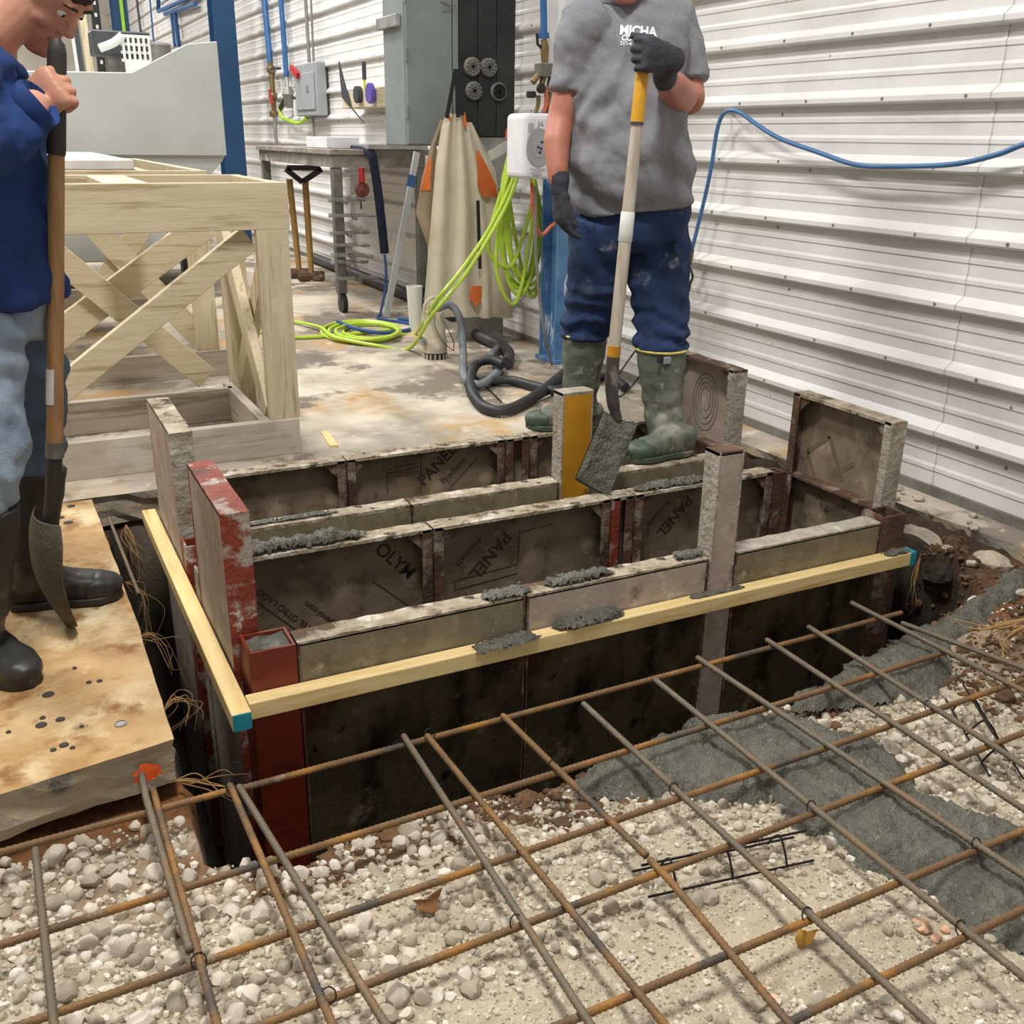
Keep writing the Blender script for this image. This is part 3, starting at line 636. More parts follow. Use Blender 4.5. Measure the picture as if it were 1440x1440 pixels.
# orange spray marks (flat paint blobs on the slab edge and stones)
p = OY(205, 1083, 1.83); g = MB(); c = Vector((.118, 1.8335, -.052))
g.add([c+Vector((math.cos(k*PI/8)*.026*(1+.25*math.sin(k*3)), -.0075+.006*math.cos(k*PI/8), math.sin(k*PI/8)*.022*(1+.2*math.cos(k*5)))) for k in range(16)], [tuple(range(15, -1, -1))])
mark = obj('paint_mark', g, 'orange_mark', bpy.data.objects['floor_left'])
# ---- roots and broken concrete at the wall end of the pit
def chunk(label, p, s, seed, m='slab_edge', sc=(1.3, 1, .8), rz=0, grp='broken concrete by the wall ledge'):
    V, Fc = rock_mesh(seed, 3 if s > .03 else 2); V = V*np.array([1+.16*fbm(*(v*2.3+seed))+.07*fbm(*(v*6)) for v in V])[:, None]; c, sn = math.cos(rz), math.sin(rz); P = [(p[0]+s*(sc[0]*v[0]*c-sc[1]*v[1]*sn), p[1]+s*(sc[0]*v[0]*sn+sc[1]*v[1]*c), p[2]+s*sc[2]*v[2]) for v in V]
    return tag(obj('concrete_chunk', MB().add(P, Fc.tolist()), m), label, 'concrete chunk', grp)
chunk('pale broken concrete block under the wall ledge', (2.57, 1.83, -.045), .055, 51, 'stone_d', (.8, 1.3, .7), .4)
chunk('grey broken concrete block wedged beside the hollow form corner', (2.53, 2.06, -.05), .055, 52, 'slab_edge', (.7, 1.8, .8))
chunk('muddy concrete lump below the teal strip end', (2.47, 1.92, -.10), .05, 53, 'dark_soil', (1, 1, .8))
chunk('wide broken concrete lump at the edge of the bank', (2.62, 1.66, -.045), .05, 54, 'stone_d', (.9, 1.3, .7), .2)
chunk('small pale concrete crumb on the soil bank', (2.36, 1.70, -.075), .02, 55, 'stone_c')
def root(label, pts, r, n=4):
    r0 = random.Random(label); t = thing('root', label, 'root', pts[0])
    for k in range(n):
        P = [Vector(p)+Vector((r0.gauss(0, .012*min(i, 2)*(k > 0)), r0.gauss(0, .012*min(i, 2)*(k > 0)), r0.gauss(0, .008*min(i, 2)*(k > 0)))) for i, p in enumerate(pts)]
        pp = spline(P, 5); obj('root_strand', MB().tube(pp, [r*(1-.75*i/len(pp))*(1 if k == 0 else .5) for i in range(len(pp))], 6), 'root_tan', t, smooth=True)
    return t
root('tan roots lying over the soil bank', [OZ(1440, 872, -.02), OZ(1405, 880, -.02), OZ(1380, 885, -.03), OZ(1355, 882, -.04)], .006)
root('forked tan root hanging down the soil bank', [OZ(1445, 880, -.01), OZ(1425, 890, -.03), OZ(1410, 905, -.05), OZ(1412, 925, -.06)], .005)
root('frayed root fibres at the ochre slab edge', [(.185, 2.05, -.05), (.215, 2.06, -.03), (.235, 2.03, -.04), (.22, 2.0, -.07)], .002, 7)
root('root fibres poking out below the ochre slab corner', [(.17, 1.86, -.11), (.20, 1.84, -.105), (.235, 1.80, -.10), (.27, 1.76, -.09)], .003, 6)
root('thin pale roots in the shaded pit side', [(2.46, 1.99, -.06), (2.43, 1.97, -.12), (2.42, 1.96, -.2), (2.43, 1.95, -.26)], .003, 6)
# mud drops on the ochre slab
r0 = random.Random(4)
for (x, y, s) in ((68, 977, .012), (85, 1012, .009), (58, 1020, .011), (125, 960, .006), (140, 958, .006), (90, 1048, .009), (75, 1055, .006), (115, 1022, .004), (105, 940, .005), (60, 1010, .006), (102, 1052, .005), (12, 1030, .005), (96, 735, .014), (86, 728, .01), (100, 712, .012)):
    p = OZ(x, y, 0); g = MB(); n = 9
    g.lathe(p, (0, 0, 1), [(s*1.1, 0), (s*1.0, .002), (s*.6, .004), (0, .0045)], 9)
    tag(obj('mud_drop', g, 'mud_drop', smooth=True), 'dark flat mud drop on the ochre slab', 'mud drop', 'mud drops on the ochre slab')
p = OZ(170, 1018, 0); tag(obj('slab_washer', MB().lathe(p, (0, 0, 1), [(.013, 0), (.013, .002), (.009, .003), (.009, .0015), (0, .0015)], 16), mat('dull_metal', 'a09a90', '7d776c', 20, .5, metal=.6)), 'round metal plug set in the ochre slab', 'plug')

r0 = random.Random(9); nb = 0
for k in range(26):
    y = r0.uniform(1.5, 2.6); x = r0.uniform(2.45, 2.62) if y < 1.95 else r0.uniform(2.64, 2.76); z = gz(x, y) if x < 2.6 else 0
    if z < -.16: continue
    chunk('small angular concrete crumb scattered on the muddy ledge', (x, y, z+.006), r0.uniform(.008, .024), 60+k, r0.choice(('stone_b', 'stone_d', 'slab_edge')), (1.2, 1, .7), r0.uniform(0, 3), 'concrete crumbs on the ledge')
for k, (x, y, s) in enumerate(((1300, 1300, .016), (1318, 1312, .012), (1330, 1300, .010), (1290, 1292, .009), (1345, 1318, .011), (1090, 1402, .009), (1075, 1385, .008))):
    p = OZ(x, y, -.13); o = link(bpy.data.objects.new('stone', rme[k*3 % len(rme)].copy())); o.data.materials.clear(); o.data.materials.append(MATS['orange_stone']); o.parent = ground; o.location = (p.x, p.y, gz(p.x, p.y)+s*.4); o.scale = (s, s*.9, s*.7)

root('dark thin roots dangling on the pit side below ochre slab', [(.19, 2.75, -.03), (.22, 2.76, -.06), (.235, 2.74, -.12), (.24, 2.73, -.2)], .002, 9)
root('pale root fibres under the broken slab at the back corner', [(.26, 3.40, -.10), (.27, 3.36, -.13), (.28, 3.33, -.2), (.27, 3.32, -.28)], .003, 8)
root('straw-like root fibres beside the black boot toe', [(.18, 2.45, -.06), (.21, 2.44, -.05), (.24, 2.42, -.08), (.25, 2.40, -.14)], .002, 7)
# ================================================================ lumber stands
def board(t, name, lo, hi, ax, grey=False, label=None):
    return obj(name, MB().box(lo, hi), ('pine_grey_' if grey else 'pine_')+ax, t, bevel=.002, label=label)
def brace(t, a, b, y, w=.09, th=.038, name='brace', axis='y', m='pine_x'):
    """diagonal board in a plane of constant y (or x)"""
    return obj(name, MB().bar(a, b, th, w, (0, 0, 1)), m, t, bevel=.002)
t = thing('lumber_stand', 'unpainted lumber stand with crossed braces nearest the pit edge', 'work stand', (.2, 4.05, 0))
X1, YA, YBk = .958, 3.668, 4.44; X0 = -.75
board(t, 'front_beam', (X0, YA, .832), (X1, YA+.038, .992), 'x'); board(t, 'back_beam', (X0, YBk-.038, .832), (X1, YBk, .992), 'x')
board(t, 'end_beam', (X1-.038, YA+.038, .832), (X1, YBk-.038, .990), 'y'); board(t, 'joist', (.36, YA+.038, .95), (.50, YBk-.038, .990), 'y'); board(t, 'joist', (-.3, YA+.038, .95), (-.16, YBk-.038, .990), 'y')
board(t, 'front_sill', (X0, YA-.022, 0), (.942, YA+.018, .137), 'x', True); board(t, 'back_sill', (X0, 4.24, 0), (.82, 4.28, .137), 'x', True)
for x in (-.7, X1-.122): board(t, 'leg', (x, YA+.0, .137), (x+.115, YA+.038, .832), 'z'); board(t, 'leg', (x, YBk-.076, .0), (x+.105, YBk-.038, .832), 'z')
board(t, 'side_sill', (.80, YA+.02, 0), (.838, YBk-.08, .137), 'y', True)
brace(t, (.05, YA+.06, .25), (.82, YA+.06, .80), 0); brace(t, (-.2, YBk-.10, .14), (.78, YBk-.10, .80), 0, .11)
brace(t, (.10, YBk-.15, .81), (.72, YBk-.15, .18), 0, .10)
obj('side_brace', MB().bar((.85, YA+.06, .15), (.85, YBk-.10, .80), .09, .038, (1, 0, 0)), 'pine_z', t, bevel=.002)
obj('side_brace', MB().bar((.90, YA+.07, .80), (.89, YBk-.08, .16), .09, .038, (1, 0, 0)), 'pine_z', t, bevel=.002)
t = thing('lumber_stand', 'second lumber stand behind, carrying the whitish board', 'work stand', (.2, 6.0, 0)); X1, YA, YBk = .955, 5.12, 7.6; X0 = -.9
board(t, 'front_beam', (X0, YA, .85), (X1, YA+.038, .985), 'x'); board(t, 'back_beam', (X0, YBk-.038, .85), (X1, YBk, .985), 'x'); board(t, 'end_beam', (X1-.038, YA+.038, .85), (X1, YBk-.038, .984), 'y'); board(t, 'inner_beam', (.66, YA+.038, .85), (.70, YBk-.038, .984), 'y')
board(t, 'front_sill', (X0, YA-.022, 0), (1.0, YA+.018, .13), 'x', True); board(t, 'back_sill', (X0, YBk-.04, 0), (.95, YBk, .13), 'x', True)
for x in (-.6, .83): board(t, 'leg', (x, YA, .13), (x+.11, YA+.038, .85), 'z'); board(t, 'leg', (x, YBk-.076, .13), (x+.11, YBk-.04, .85), 'z')
brace(t, (.36, YA+.06, .82), (.86, YA+.06, .18), 0, .11); brace(t, (.28, YA+.10, .25), (.72, YA+.10, .83), 0, .10); brace(t, (-.4, YA+.06, .18), (.20, YA+.06, .82), 0, .1)
tag(obj('stone_board', MB().box((-.45, 5.20, .986), (.64, 7.2, 1.03)), mat('marble_white', 'dddad6', 'c4c0bb', 6, .5, spots=[('a8a39c', 4, .6, .72)]), bevel=.004), 'whitish grey board lying on the second lumber stand', 'board')
t = thing('tape_measure', 'black and yellow tape measure on the whitish board', 'tape measure', OZ(40, 207, 1.031)); p = base_of(t)
mat('black_plastic', '23241f', rough=.45); mat('yellow_tape', 'c9d12a', rough=.5)
obj('case', MB().box((p.x-.04, p.y-.03, 1.031), (p.x+.05, p.y+.03, 1.075)), 'black_plastic', t, bevel=.008, seg=2); obj('band', MB().box((p.x-.02, p.y-.032, 1.072), (p.x+.03, p.y+.032, 1.079)), 'yellow_tape', t, bevel=.003)
tag(obj('wood_shim', MB().obox(OZ(463, 617, .004), (OZ(470, 627, 0)-OZ(457, 607, 0))*.5, (.016, -.004, 0), (0, 0, .004)), 'lumber_y', bevel=.001), 'short thin pine offcut lying on the floor', 'wood offcut')
# ================================================================ grey machine and clutter behind
mat('machine_grey', 'c6cac7', 'bcc0bd', 2, .45, bump=.02); mat('dark_grey_metal', '4b4d50', '3c3e41', 5, .5, metal=.3); mat('steel_bright', 'b9bab8', '8e8f8d', 8, .4, metal=.6); mat('steel_dull', '8a8883', '6a665f', 10, .55, metal=.5, bump=.1)
t = thing('machine_enclosure', 'large pale grey machine enclosure with a sloping top edge', 'machine', (.6, 8.6, 0))
ym = 8.0; pl = [OY(*q, ym) for q in ((-160, 96), (185, 102), (262, 62), (305, 58), (319, 219), (-160, 216))]
obj('front_panel', MB().prism(pl, (0, .03, 0)), 'machine_grey', t, bevel=.004)
pl2 = [OY(*q, ym+.05) for q in ((-160, 217), (316, 219), (313, 226), (298, 244), (-160, 246))]; obj('lower_panel', MB().prism(pl2, (0, .03, 0)), 'machine_grey', t)
zt = OY(185, 104, ym).z; obj('body', MB().box((-1.6, ym+.08, .25), (OY(298, 240, ym).x-.05, 9.7, zt-.02)), 'machine_grey', t, bevel=.01)
for x in (-1.4, 0.0, 1.3): obj('foot', MB().box((x, 8.3, 0), (x+.12, 8.42, .25)), 'dark_grey_metal', t)
ztop = zt-.02
def onrear(x, y, Y): return OY(x, y, Y)
t = thing('motor_box', 'dark grey machine head standing behind the sloping panel', 'machine head', (.9, 9.2, ztop))
a, b = OY(128, 41, 9.0), OY(214, 80, 9.0); obj('housing', MB().box((a.x, 9.0, b.z), (b.x, 9.3, a.z)), 'dark_grey_metal', t, bevel=.01); obj('stand', MB().box((a.x+.1, 9.05, ztop), (b.x-.1, 9.25, b.z)), 'steel_dull', t)
t = thing('wire_rack', 'white slatted plastic rack leaning on the dark machine head', 'rack', (1.1, 8.8, ztop)); a, b = OY(172, 50, 8.85), OY(212, 86, 8.85); mat('white_plastic', 'd9d8d2', rough=.5)
for k in range(6): x = a.x+(b.x-a.x)*k/5; obj('upright', MB().box((x-.008, 8.84, b.z), (x+.008, 8.87, a.z)), 'white_plastic', t)
for k in range(4): z = b.z+(a.z-b.z)*k/3; obj('slat', MB().box((a.x-.02, 8.86, z-.010), (b.x+.02, 8.885, z+.010)), 'white_plastic', t)
q = OY(140, 68, 8.85); obj('curved_arm', MB().tube(spline([q, OY(160, 60, 8.85), a], 5), .03, 8), 'white_plastic', t, smooth=True); obj('foot', MB().box((a.x, 8.84, ztop), (b.x, 8.9, b.z)), 'white_plastic', t)
t = thing('metal_canister', 'dull metal canister beside the white rack', 'canister', OY(224, 76, 8.9)); p = base_of(t); p2 = Vector((p.x, p.y, ztop)); t.location = p2
obj('can', MB().lathe((p.x, 8.9, ztop), (0, 0, 1), [(.09, 0), (.09, p.z-ztop+.07), (.075, p.z-ztop+.08)], 18), 'steel_dull', t, smooth=True); obj('rim', MB().lathe((p.x, 8.9, p.z+.06), (0, 0, 1), [(.096, 0), (.096, .012), (.08, .014)], 18), 'steel_bright', t, smooth=True)
a, b = OY(190, 98, 8.5), OY(215, 88, 8.5)
tag(obj('white_block', MB().box((a.x, 8.5, ztop), (b.x, 8.65, ztop+.07)), 'white_plastic', bevel=.006), 'small white block on the machine enclosure top', 'block')
for lb, x0, x1, y0, m, Y in (('whitish sheet leaning on edge behind the machine', 93, 111, -12, 'white_plastic', 9.4), ('dark sheet leaning on edge beside the whitish one', 102, 118, 18, 'dark_grey_metal', 9.2), ('tan plywood sheet behind the dark one', 112, 131, 14, 'pine_z', 9.55)):
    a, b = OY(x0, y0, Y), OY(x1, 98, Y); tag(obj('leaning_sheet', MB().prism([(a.x, Y, ztop), (b.x, Y-.1, ztop), (b.x, Y+.05, a.z), (a.x, Y+.12, a.z)], (0, .02, 0)), m), lb, 'sheet')
t = thing('perforated_upright', 'black perforated steel upright behind the machine', 'upright', (OY(137, 40, 12).x, 12, 0)); a = OY(131, 40, 12).x; b = OY(143, 40, 12).x; obj('post', MB().box((a, 12, 0), (b, 12.06, 3.4)), 'black_plastic', t)
for k in range(10): z = 1.7+.11*k; obj('slot', MB().box(((a+b)/2-.012, 11.992, z), ((a+b)/2+.012, 12.0, z+.035)), 'white_plastic', t)
# blue steel columns
mat('blue_paint', '20486d', '1b3c5c', 3, .4, spots=[('16324f', 2, .6, .7)])
def ibeam(t, cx, cy, w, d, z0, z1, m, tf=.012):
    obj('flange', MB().box((cx-w/2, cy-d/2, z0), (cx+w/2, cy-d/2+tf, z1)), m, t, bevel=.002); obj('flange', MB().box((cx-w/2, cy+d/2-tf, z0), (cx+w/2, cy+d/2, z1)), m, t, bevel=.002); obj('web', MB().box((cx-.005, cy-d/2+tf, z0), (cx+.005, cy+d/2-tf, z1)), m, t)
a, b = OY(297, 0, 11.2), OY(328, 0, 11.2); t = thing('steel_column', 'dark blue steel column rising behind the grey machine', 'column', ((a.x+b.x)/2, 11.3, 0)); ibeam(t, (a.x+b.x)/2, 11.3, b.x-a.x, .26, 0, 4.6, 'blue_paint'); obj('base_plate', MB().box((a.x-.06, 11.1, 0), (b.x+.06, 11.5, .02)), 'blue_paint', t)
a, b = OY(156, 0, 14.7), OY(178, 0, 14.7); t = thing('steel_column', 'farther blue steel column with a green stripe at hall end', 'column', ((a.x+b.x)/2, 14.8, 0)); ibeam(t, (a.x+b.x)/2, 14.8, b.x-a.x, .22, 0, 4.6, 'blue_paint'); obj('stripe', MB().box(((a.x+b.x)/2-.0, 14.675, 1.5), ((a.x+b.x)/2+.04, 14.69, 4.6)), mat('green_hose', 'a9d23a', '94c02a', 6, .4), t)
# white-over-blue column behind the man
mat('column_white', 'dcdcda', 'cfcfcc', 4, .5); mat('column_blue', '41709f', '6a92b8', 7, .55, bump=.1, spots=[('d5dbe0', 6, .6, .66, (3, 3, .6)), ('8fa9bd', 9, .6, .7)])
t = thing('steel_column', 'steel column painted white above and chipped blue below, behind the man', 'column', (2.67, 4.76, 0)); zc = 1.33
for z0, z1, m in ((0.02, zc, 'column_blue'), (zc, 4.6, 'column_white')): ibeam(t, 2.69, 4.76, .13, .18, z0, z1, m)
obj('base_plate', MB().box((2.61, 4.65, 0), (2.765, 4.87, .022)), 'column_blue', t, bevel=.003)
# ================================================================ plumbing and boxes on the wall
mat('blue_pipe', '35679c', '2b588a', 6, .4); mat('brass', '8a7550', '6b5a3e', 8, .45, metal=.6); mat('pipe_grey', '8f8e8a', '7d7b76', 8, .5, metal=.4); mat('orange_hose', 'c9694a', 'b5583c', 8, .6); mat('red_paint', 'b0292b', rough=.5)
WP = 2.735
def wp_(pts, X=WP): return [OX(x, y, X) for x, y in pts]
def pipe(label, pts, r, m, X=WP, cat='pipe', name='wall_pipe', sp=False, group=None):
    P = wp_(pts, X); P = spline(P, 6) if sp else P
    return tag(obj(name, MB().tube(P, r, 8), m, smooth=True), label, cat, group)
pipe('blue air pipe dropping to the upper brass valve', [(369, -30), (380, 88)], .03, 'blue_pipe')
pipe('blue air pipe dropping to the regulator beside the disconnect box', [(393, -30), (403, 108)], .026, 'blue_pipe')
pipe('thin dark conduit far down the corrugated wall', [(190, -20), (198, 46)], .02, 'dark_grey_metal')
pipe('blue pipe far down the wall, bent sideways', [(222, -20), (223, 16), (278, -8)], .03, 'blue_pipe'); pipe('blue pipe looping along the far wall rib', [(232, 20), (275, 6)], .03, 'blue_pipe'); pipe('straight blue drop pipe on the far wall', [(246, 18), (252, 66)], .03, 'blue_pipe'); pipe('shorter blue drop pipe on the far wall', [(241, 20), (246, 66)], .022, 'blue_pipe'); pipe('thin blue line hanging on the far wall', [(210, -10), (216, 58)], .014, 'blue_pipe')
pipe('grey conduit running up from the disconnect box', [(428, -30), (435, 88)], .016, 'pipe_grey'); pipe('second grey conduit beside the disconnect box conduit', [(436, -30), (441, 88)], .010, 'pipe_grey')
t = thing('valve_assembly', 'brass valve assembly under the blue pipe on the wall', 'valve', OX(383, 130, WP))
obj('body', MB().tube(wp_([(380, 88), (383, 120), (386, 165)]), .026, 10), 'brass', t, smooth=True); obj('nipple', MB().tube(wp_([(386, 165), (390, 212)]), .018, 8), 'pipe_grey', t, smooth=True)
for x, y in ((381, 98), (384, 135), (385, 160)): obj('collar', MB().lathe(OX(x, y, WP)-Vector((0, 0, .03)), (0, 0, 1), [(.04, 0), (.045, .02), (.045, .04), (.04, .06)], 10), 'brass', t)
obj('lever', MB().bar(OX(380, 97, WP-.03), OX(394, 96, WP-.03), .02, .02), 'dark_grey_metal', t); obj('lever', MB().bar(OX(379, 126, WP-.03), OX(383, 146, WP-.03), .02, .02), 'red_paint', t)
t = thing('air_regulator', 'grey air regulator with short hose stubs beside the disconnect box', 'regulator', OX(405, 130, WP)); p = OX(406, 136, WP)
obj('bowl', MB().lathe(p-Vector((0, 0, .10)), (0, 0, 1), [(.03, 0), (.05, .03), (.05, .09), (.065, .12), (.05, .15), (.03, .19)], 12), 'pipe_grey', t, smooth=True); obj('stub', MB().tube(wp_([(403, 108), (405, 128)]), .02, 8), 'steel_bright', t); obj('stub', MB().tube(wp_([(400, 142), (395, 152)], WP-.03), .025, 8), 'black_plastic', t); obj('stub', MB().tube(wp_([(415, 140), (416, 164)]), .018, 8), 'white_plastic', t)
pipe('short lime green hose drooping below the regulator', [(394, 154), (397, 165), (410, 171), (422, 173), (431, 166)], .018, 'green_hose', WP-.03, 'hose', 'short_hose', True)
# electrical disconnect
t = thing('disconnect_box', 'grey electrical disconnect box with red lever on the wall', 'electrical box', OX(437, 165, 2.76)); mat('box_grey', 'a9adb0', '989c9f', 4, .45, metal=.2)
a, b = OX(418, 165, 2.68), OX(443, 85, 2.68); lo, hi = (2.68, min(a.y, b.y), OX(437, 163, 2.68).z), (2.775, max(a.y, b.y), OX(437, 87, 2.68).z)
obj('case', MB().box(lo, hi), 'box_grey', t, bevel=.01); obj('cover', MB().box((2.665, lo[1]+.04, lo[2]+.05), (2.681, hi[1]-.04, hi[2]-.08)), 'box_grey', t, bevel=.006); obj('lever', MB().bar((2.65, hi[1]+.0, hi[2]-.02), (2.65, hi[1]-.22, hi[2]-.10), .03, .045), 'red_paint', t); obj('latch', MB().box((2.655, lo[1]+.2, lo[2]+.2), (2.668, lo[1]+.26, lo[2]+.25)), 'steel_bright', t)
pipe('thin conduit running down below the disconnect box', [(440, 166), (442, 196)], .012, 'pipe_grey')
# block with blade tools
t = thing('tool_block', 'wooden block on the wall holding a blade and purple disc', 'tool holder', OX(512, 150, 2.7)); p = OX(512, 140, 2.68)
obj('block', MB().box((2.62, p.y-.45, p.z-.06), (2.775, p.y+.35, p.z+.06)), 'pine_y', t, bevel=.004); obj('blade', MB().prism([(2.60, p.y+.35, p.z+.28), (2.60, p.y+.30, p.z+.02), (2.60, p.y-.2, p.z-.17), (2.60, p.y+.1, p.z-.05)], (.012, 0, 0)), 'dark_grey_metal', t)
obj('disc', MB().cyl((2.58, p.y-.1, p.z+.03), (2.62, p.y-.1, p.z+.03), .06, 16), 'dark_grey_metal', t); obj('disc', MB().cyl((2.57, p.y-.42, p.z+.03), (2.60, p.y-.42, p.z+.03), .07, 16), mat('purple', '57489a', rough=.5), t); obj('handle', MB().cyl((2.62, p.y-.2, p.z+.13), (2.62, p.y-.2, p.z+.25), .016, 10), 'dark_grey_metal', t); obj('shank', MB().cyl((2.62, p.y-.2, p.z+.06), (2.62, p.y-.2, p.z+.16), .01, 8), 'yellow_tape', t)
# ================================================================ grey cabinet, black board, discs
yc = 5.40; a, b = OY(573, 205, yc), OY(645, 205, yc); CX0, CX1 = a.x, b.x; zb = a.z; yfar = OX(540, 100, CX0).y
mat('cabinet_grey', '868d8c', '7a8180', 4, .5, spots=[('707776', 12, .66, .74), ('a9afad', 30, .7, .76)])
t = thing('steel_cabinet', 'tall grey steel cabinet with hinged door beside the black board', 'cabinet', ((CX0+CX1)/2, (yc+yfar)/2, zb))
obj('body', MB().box((CX0, yc+.02, zb), (CX1, yfar, 3.3)), 'cabinet_grey', t, bevel=.006); obj('side_panel', MB().box((CX0+.006, yc, zb+.008), (CX1-.035, yc+.019, 3.3)), 'cabinet_grey', t, bevel=.003); obj('edge_strip', MB().box((CX1-.03, yc-.004, zb+.004), (CX1, yc+.019, 3.3)), 'cabinet_grey', t, bevel=.003)
for zz in (zb+.14, zb+.42, zb+.70): obj('hinge', MB().cyl((CX0+.002, yc-.002, zz), (CX0+.002, yc-.002, zz+.06), .009, 8), 'cabinet_grey', t)
z1 = OX(540, 34, CX0).z; obj('latch', MB().box((CX0-.03, yfar-.28, z1-.03), (CX0, yfar+.03, z1+.03)), 'steel_bright', t, bevel=.004)
z1 = OY(625, 8, yc).z; obj('hook', MB().tube([(CX1-.10, yc-.006, z1+.02), (CX1-.02, yc-.02, z1), (CX1-.10, yc-.02, z1-.02)], .004, 6), 'steel_bright', t)
BX1 = min(2.765, OY(720, 100, 5.44).x); zb2 = OY(690, 192, 5.44).z; mat('black_board', '363738', '27282a', 5, .6, bump=.2, detail=10, spots=[('55565a', 4, .58, .72), ('8a8b8c', 18, .66, .74)]); mat('board_edge', '9a9a96', '7d7c78', 6, .7)
t = thing('black_board', 'black painted board beside the grey cabinet with four discs on it', 'board', (CX1+.2, 5.44, 0)); w3 = (BX1-CX1)/3
for k in range(3): obj('plank', MB().box((CX1+.012+w3*k, 5.42, zb2), (CX1+.008+w3*(k+1), 5.46, 3.4)), 'black_board', t, bevel=.002)
obj('post', MB().box((CX1+.05, 5.46, 0), (BX1-.03, 5.56, 3.4)), 'board_edge', t)
obj('lower_board', MB().box((CX1+.02, 5.43, zb2-.28), (BX1-.03, 5.459, zb2-.004)), 'board_edge', t)
def disc(label, x, y, r, m, kind):
    c = OY(x, y, 5.415); t = thing('grinding_disc', label, 'disc', c); d = Vector((0, -1, 0)); R = r
    obj('plate', MB().lathe(c, d, [(R, 0), (R, .016), (R*.9, .022), (0, .022)], 24), m, t, smooth=True)
    obj('hub', MB().lathe(c+d*.022, d, [(R*.32, 0), (R*.32, .006), (R*.2, .006), (R*.16, .0), (0, 0)], 16), 'steel_dull' if kind else 'black_plastic', t, smooth=True)
    if kind:
        for ring in (.5, .78):
            for k in range(12):
                a = 2*PI*(k+ring)/12; q = c+d*.022+Vector((math.cos(a), 0, math.sin(a)))*R*ring; obj('segment', MB().lathe(q, d, [(R*.11, 0), (R*.11, .008), (0, .008)], 6), 'steel_bright', t)
    else:
        for k in range(3): obj('ring', MB().lathe(c+d*.022, d, [(R*(.45+.18*k), 0), (R*(.45+.18*k), .002), (R*(.42+.18*k), .002), (R*(.42+.18*k), 0)], 24), 'steel_dull', t)
    return t
mat('disc_tan', '8e8477', '6f675d', 20, .7); mat('disc_grey', '77787a', '5b5c5e', 20, .6)
disc('tan segmented grinding disc, the cabinet-side one of the upper pair', 663, 94, .049, 'disc_tan', 1); disc('grey segmented grinding disc touching the tan one', 686, 95, .049, 'disc_grey', 1); disc('grey segmented grinding disc hung below the pair', 665, 128, .049, 'disc_grey', 1); disc('smooth grey grinding pad with rings, hung lowest', 700, 129, .049, 'disc_grey', 0)
# ================================================================ metal work table with clamps
TX0, TX1, TY0, TZ = 2.06, 2.74, 6.72, 1.035; TY1 = OX(364, 222, TX0).y
mat('bench_top', '9c948a', '7a726a', 9, .7, bump=.2, spots=[('c8c3bb', 8, .58, .7), ('5d554c', 12, .62, .7)])
t = thing('metal_bench', 'stained steel bench on casters along the corrugated wall', 'bench', ((TX0+TX1)/2, (TY0+TY1)/2, 0))
obj('top', MB().box((TX0-.02, TY0-.02, TZ-.005), (TX1, TY1, TZ+.03)), 'bench_top', t, bevel=.004); obj('apron_rail', MB().box((TX0, TY0, TZ-.085), (TX0+.03, TY1-.02, TZ-.006)), 'bench_top', t); obj('apron_rail', MB().box((TX0+.03, TY0, TZ-.085), (TX1-.02, TY0+.03, TZ-.006)), 'bench_top', t)
for x, y in ((TX0+.005, TY0+.005), (TX1-.075, TY0+.005), (TX0+.005, TY1-.10), (TX1-.075, TY1-.10)):
    obj('leg', MB().box((x, y, .13), (x+.065, y+.065, TZ-.086)), 'steel_dull', t, bevel=.004)
    w_ = obj('caster', MB().box((x+.008, y+.008, .085), (x+.055, y+.055, .13)), 'steel_dull', t); obj('wheel', MB().lathe((x+.015, y+.02, .062), (1, 0, 0), [(.03, 0), (.068, .003), (.068, .036), (.03, .04)], 18), 'black_plastic', w_, smooth=True)
tag(obj('white_block', MB().box((TX0+.05, OX(455, 210, TX0+.1).y-.25, TZ+.031), (TX0+.28, OX(455, 210, TX0+.1).y+.25, TZ+.105)), mat('foam_white', 'e4e4e6', 'd6d6da', 8, .8), bevel=.004), 'white rectangular block resting on the steel bench', 'block')
tag(obj('light_sheet', MB().box((TX0+.22, TY0-.10, TZ+.032), (2.70, TY0+.62, TZ+.062)), 'steel_bright', bevel=.002), 'pale flat sheet lying across the near end of the bench', 'sheet')
def clamp(label, z, L, seed):
    r = random.Random(seed); x, y = TX0-.004, TY0-.012; t = thing('bar_clamp', label, 'clamp', (x, y, z)); s = .006
    d = Vector((1, -.12+.3*r.random()-.15, .06*r.random()-.03)).normalized(); a = Vector((x-.035, y-.010, z)); b = a+d*L
    obj('bar', MB().bar(a, b, .012, .022), 'steel_bright', t, bevel=.001); obj('fixed_jaw', MB().bar(a, a+Vector((-.02, -.10, .012)), .018, .026), 'steel_bright', t, bevel=.002); q = a+d*(L*.55); obj('sliding_jaw', MB().bar(q, q+Vector((-.0, -.10, -.012)), .018, .026), 'steel_dull', t, bevel=.002)
    obj('screw', MB().cyl(q+Vector((0, -.065, 0))-d*.03, q+Vector((0, -.065, 0))+d*.09, .005, 8), 'steel_dull', t); obj('grip', MB().cyl(q+Vector((0, -.065, 0))+d*.09, q+Vector((0, -.065, 0))+d*.14, .011, 8), 'steel_dull', t, bevel=.002)
zs = [OY(470, y, TY0).z for y in (281, 303, 328, 344, 358, 368, 392)]
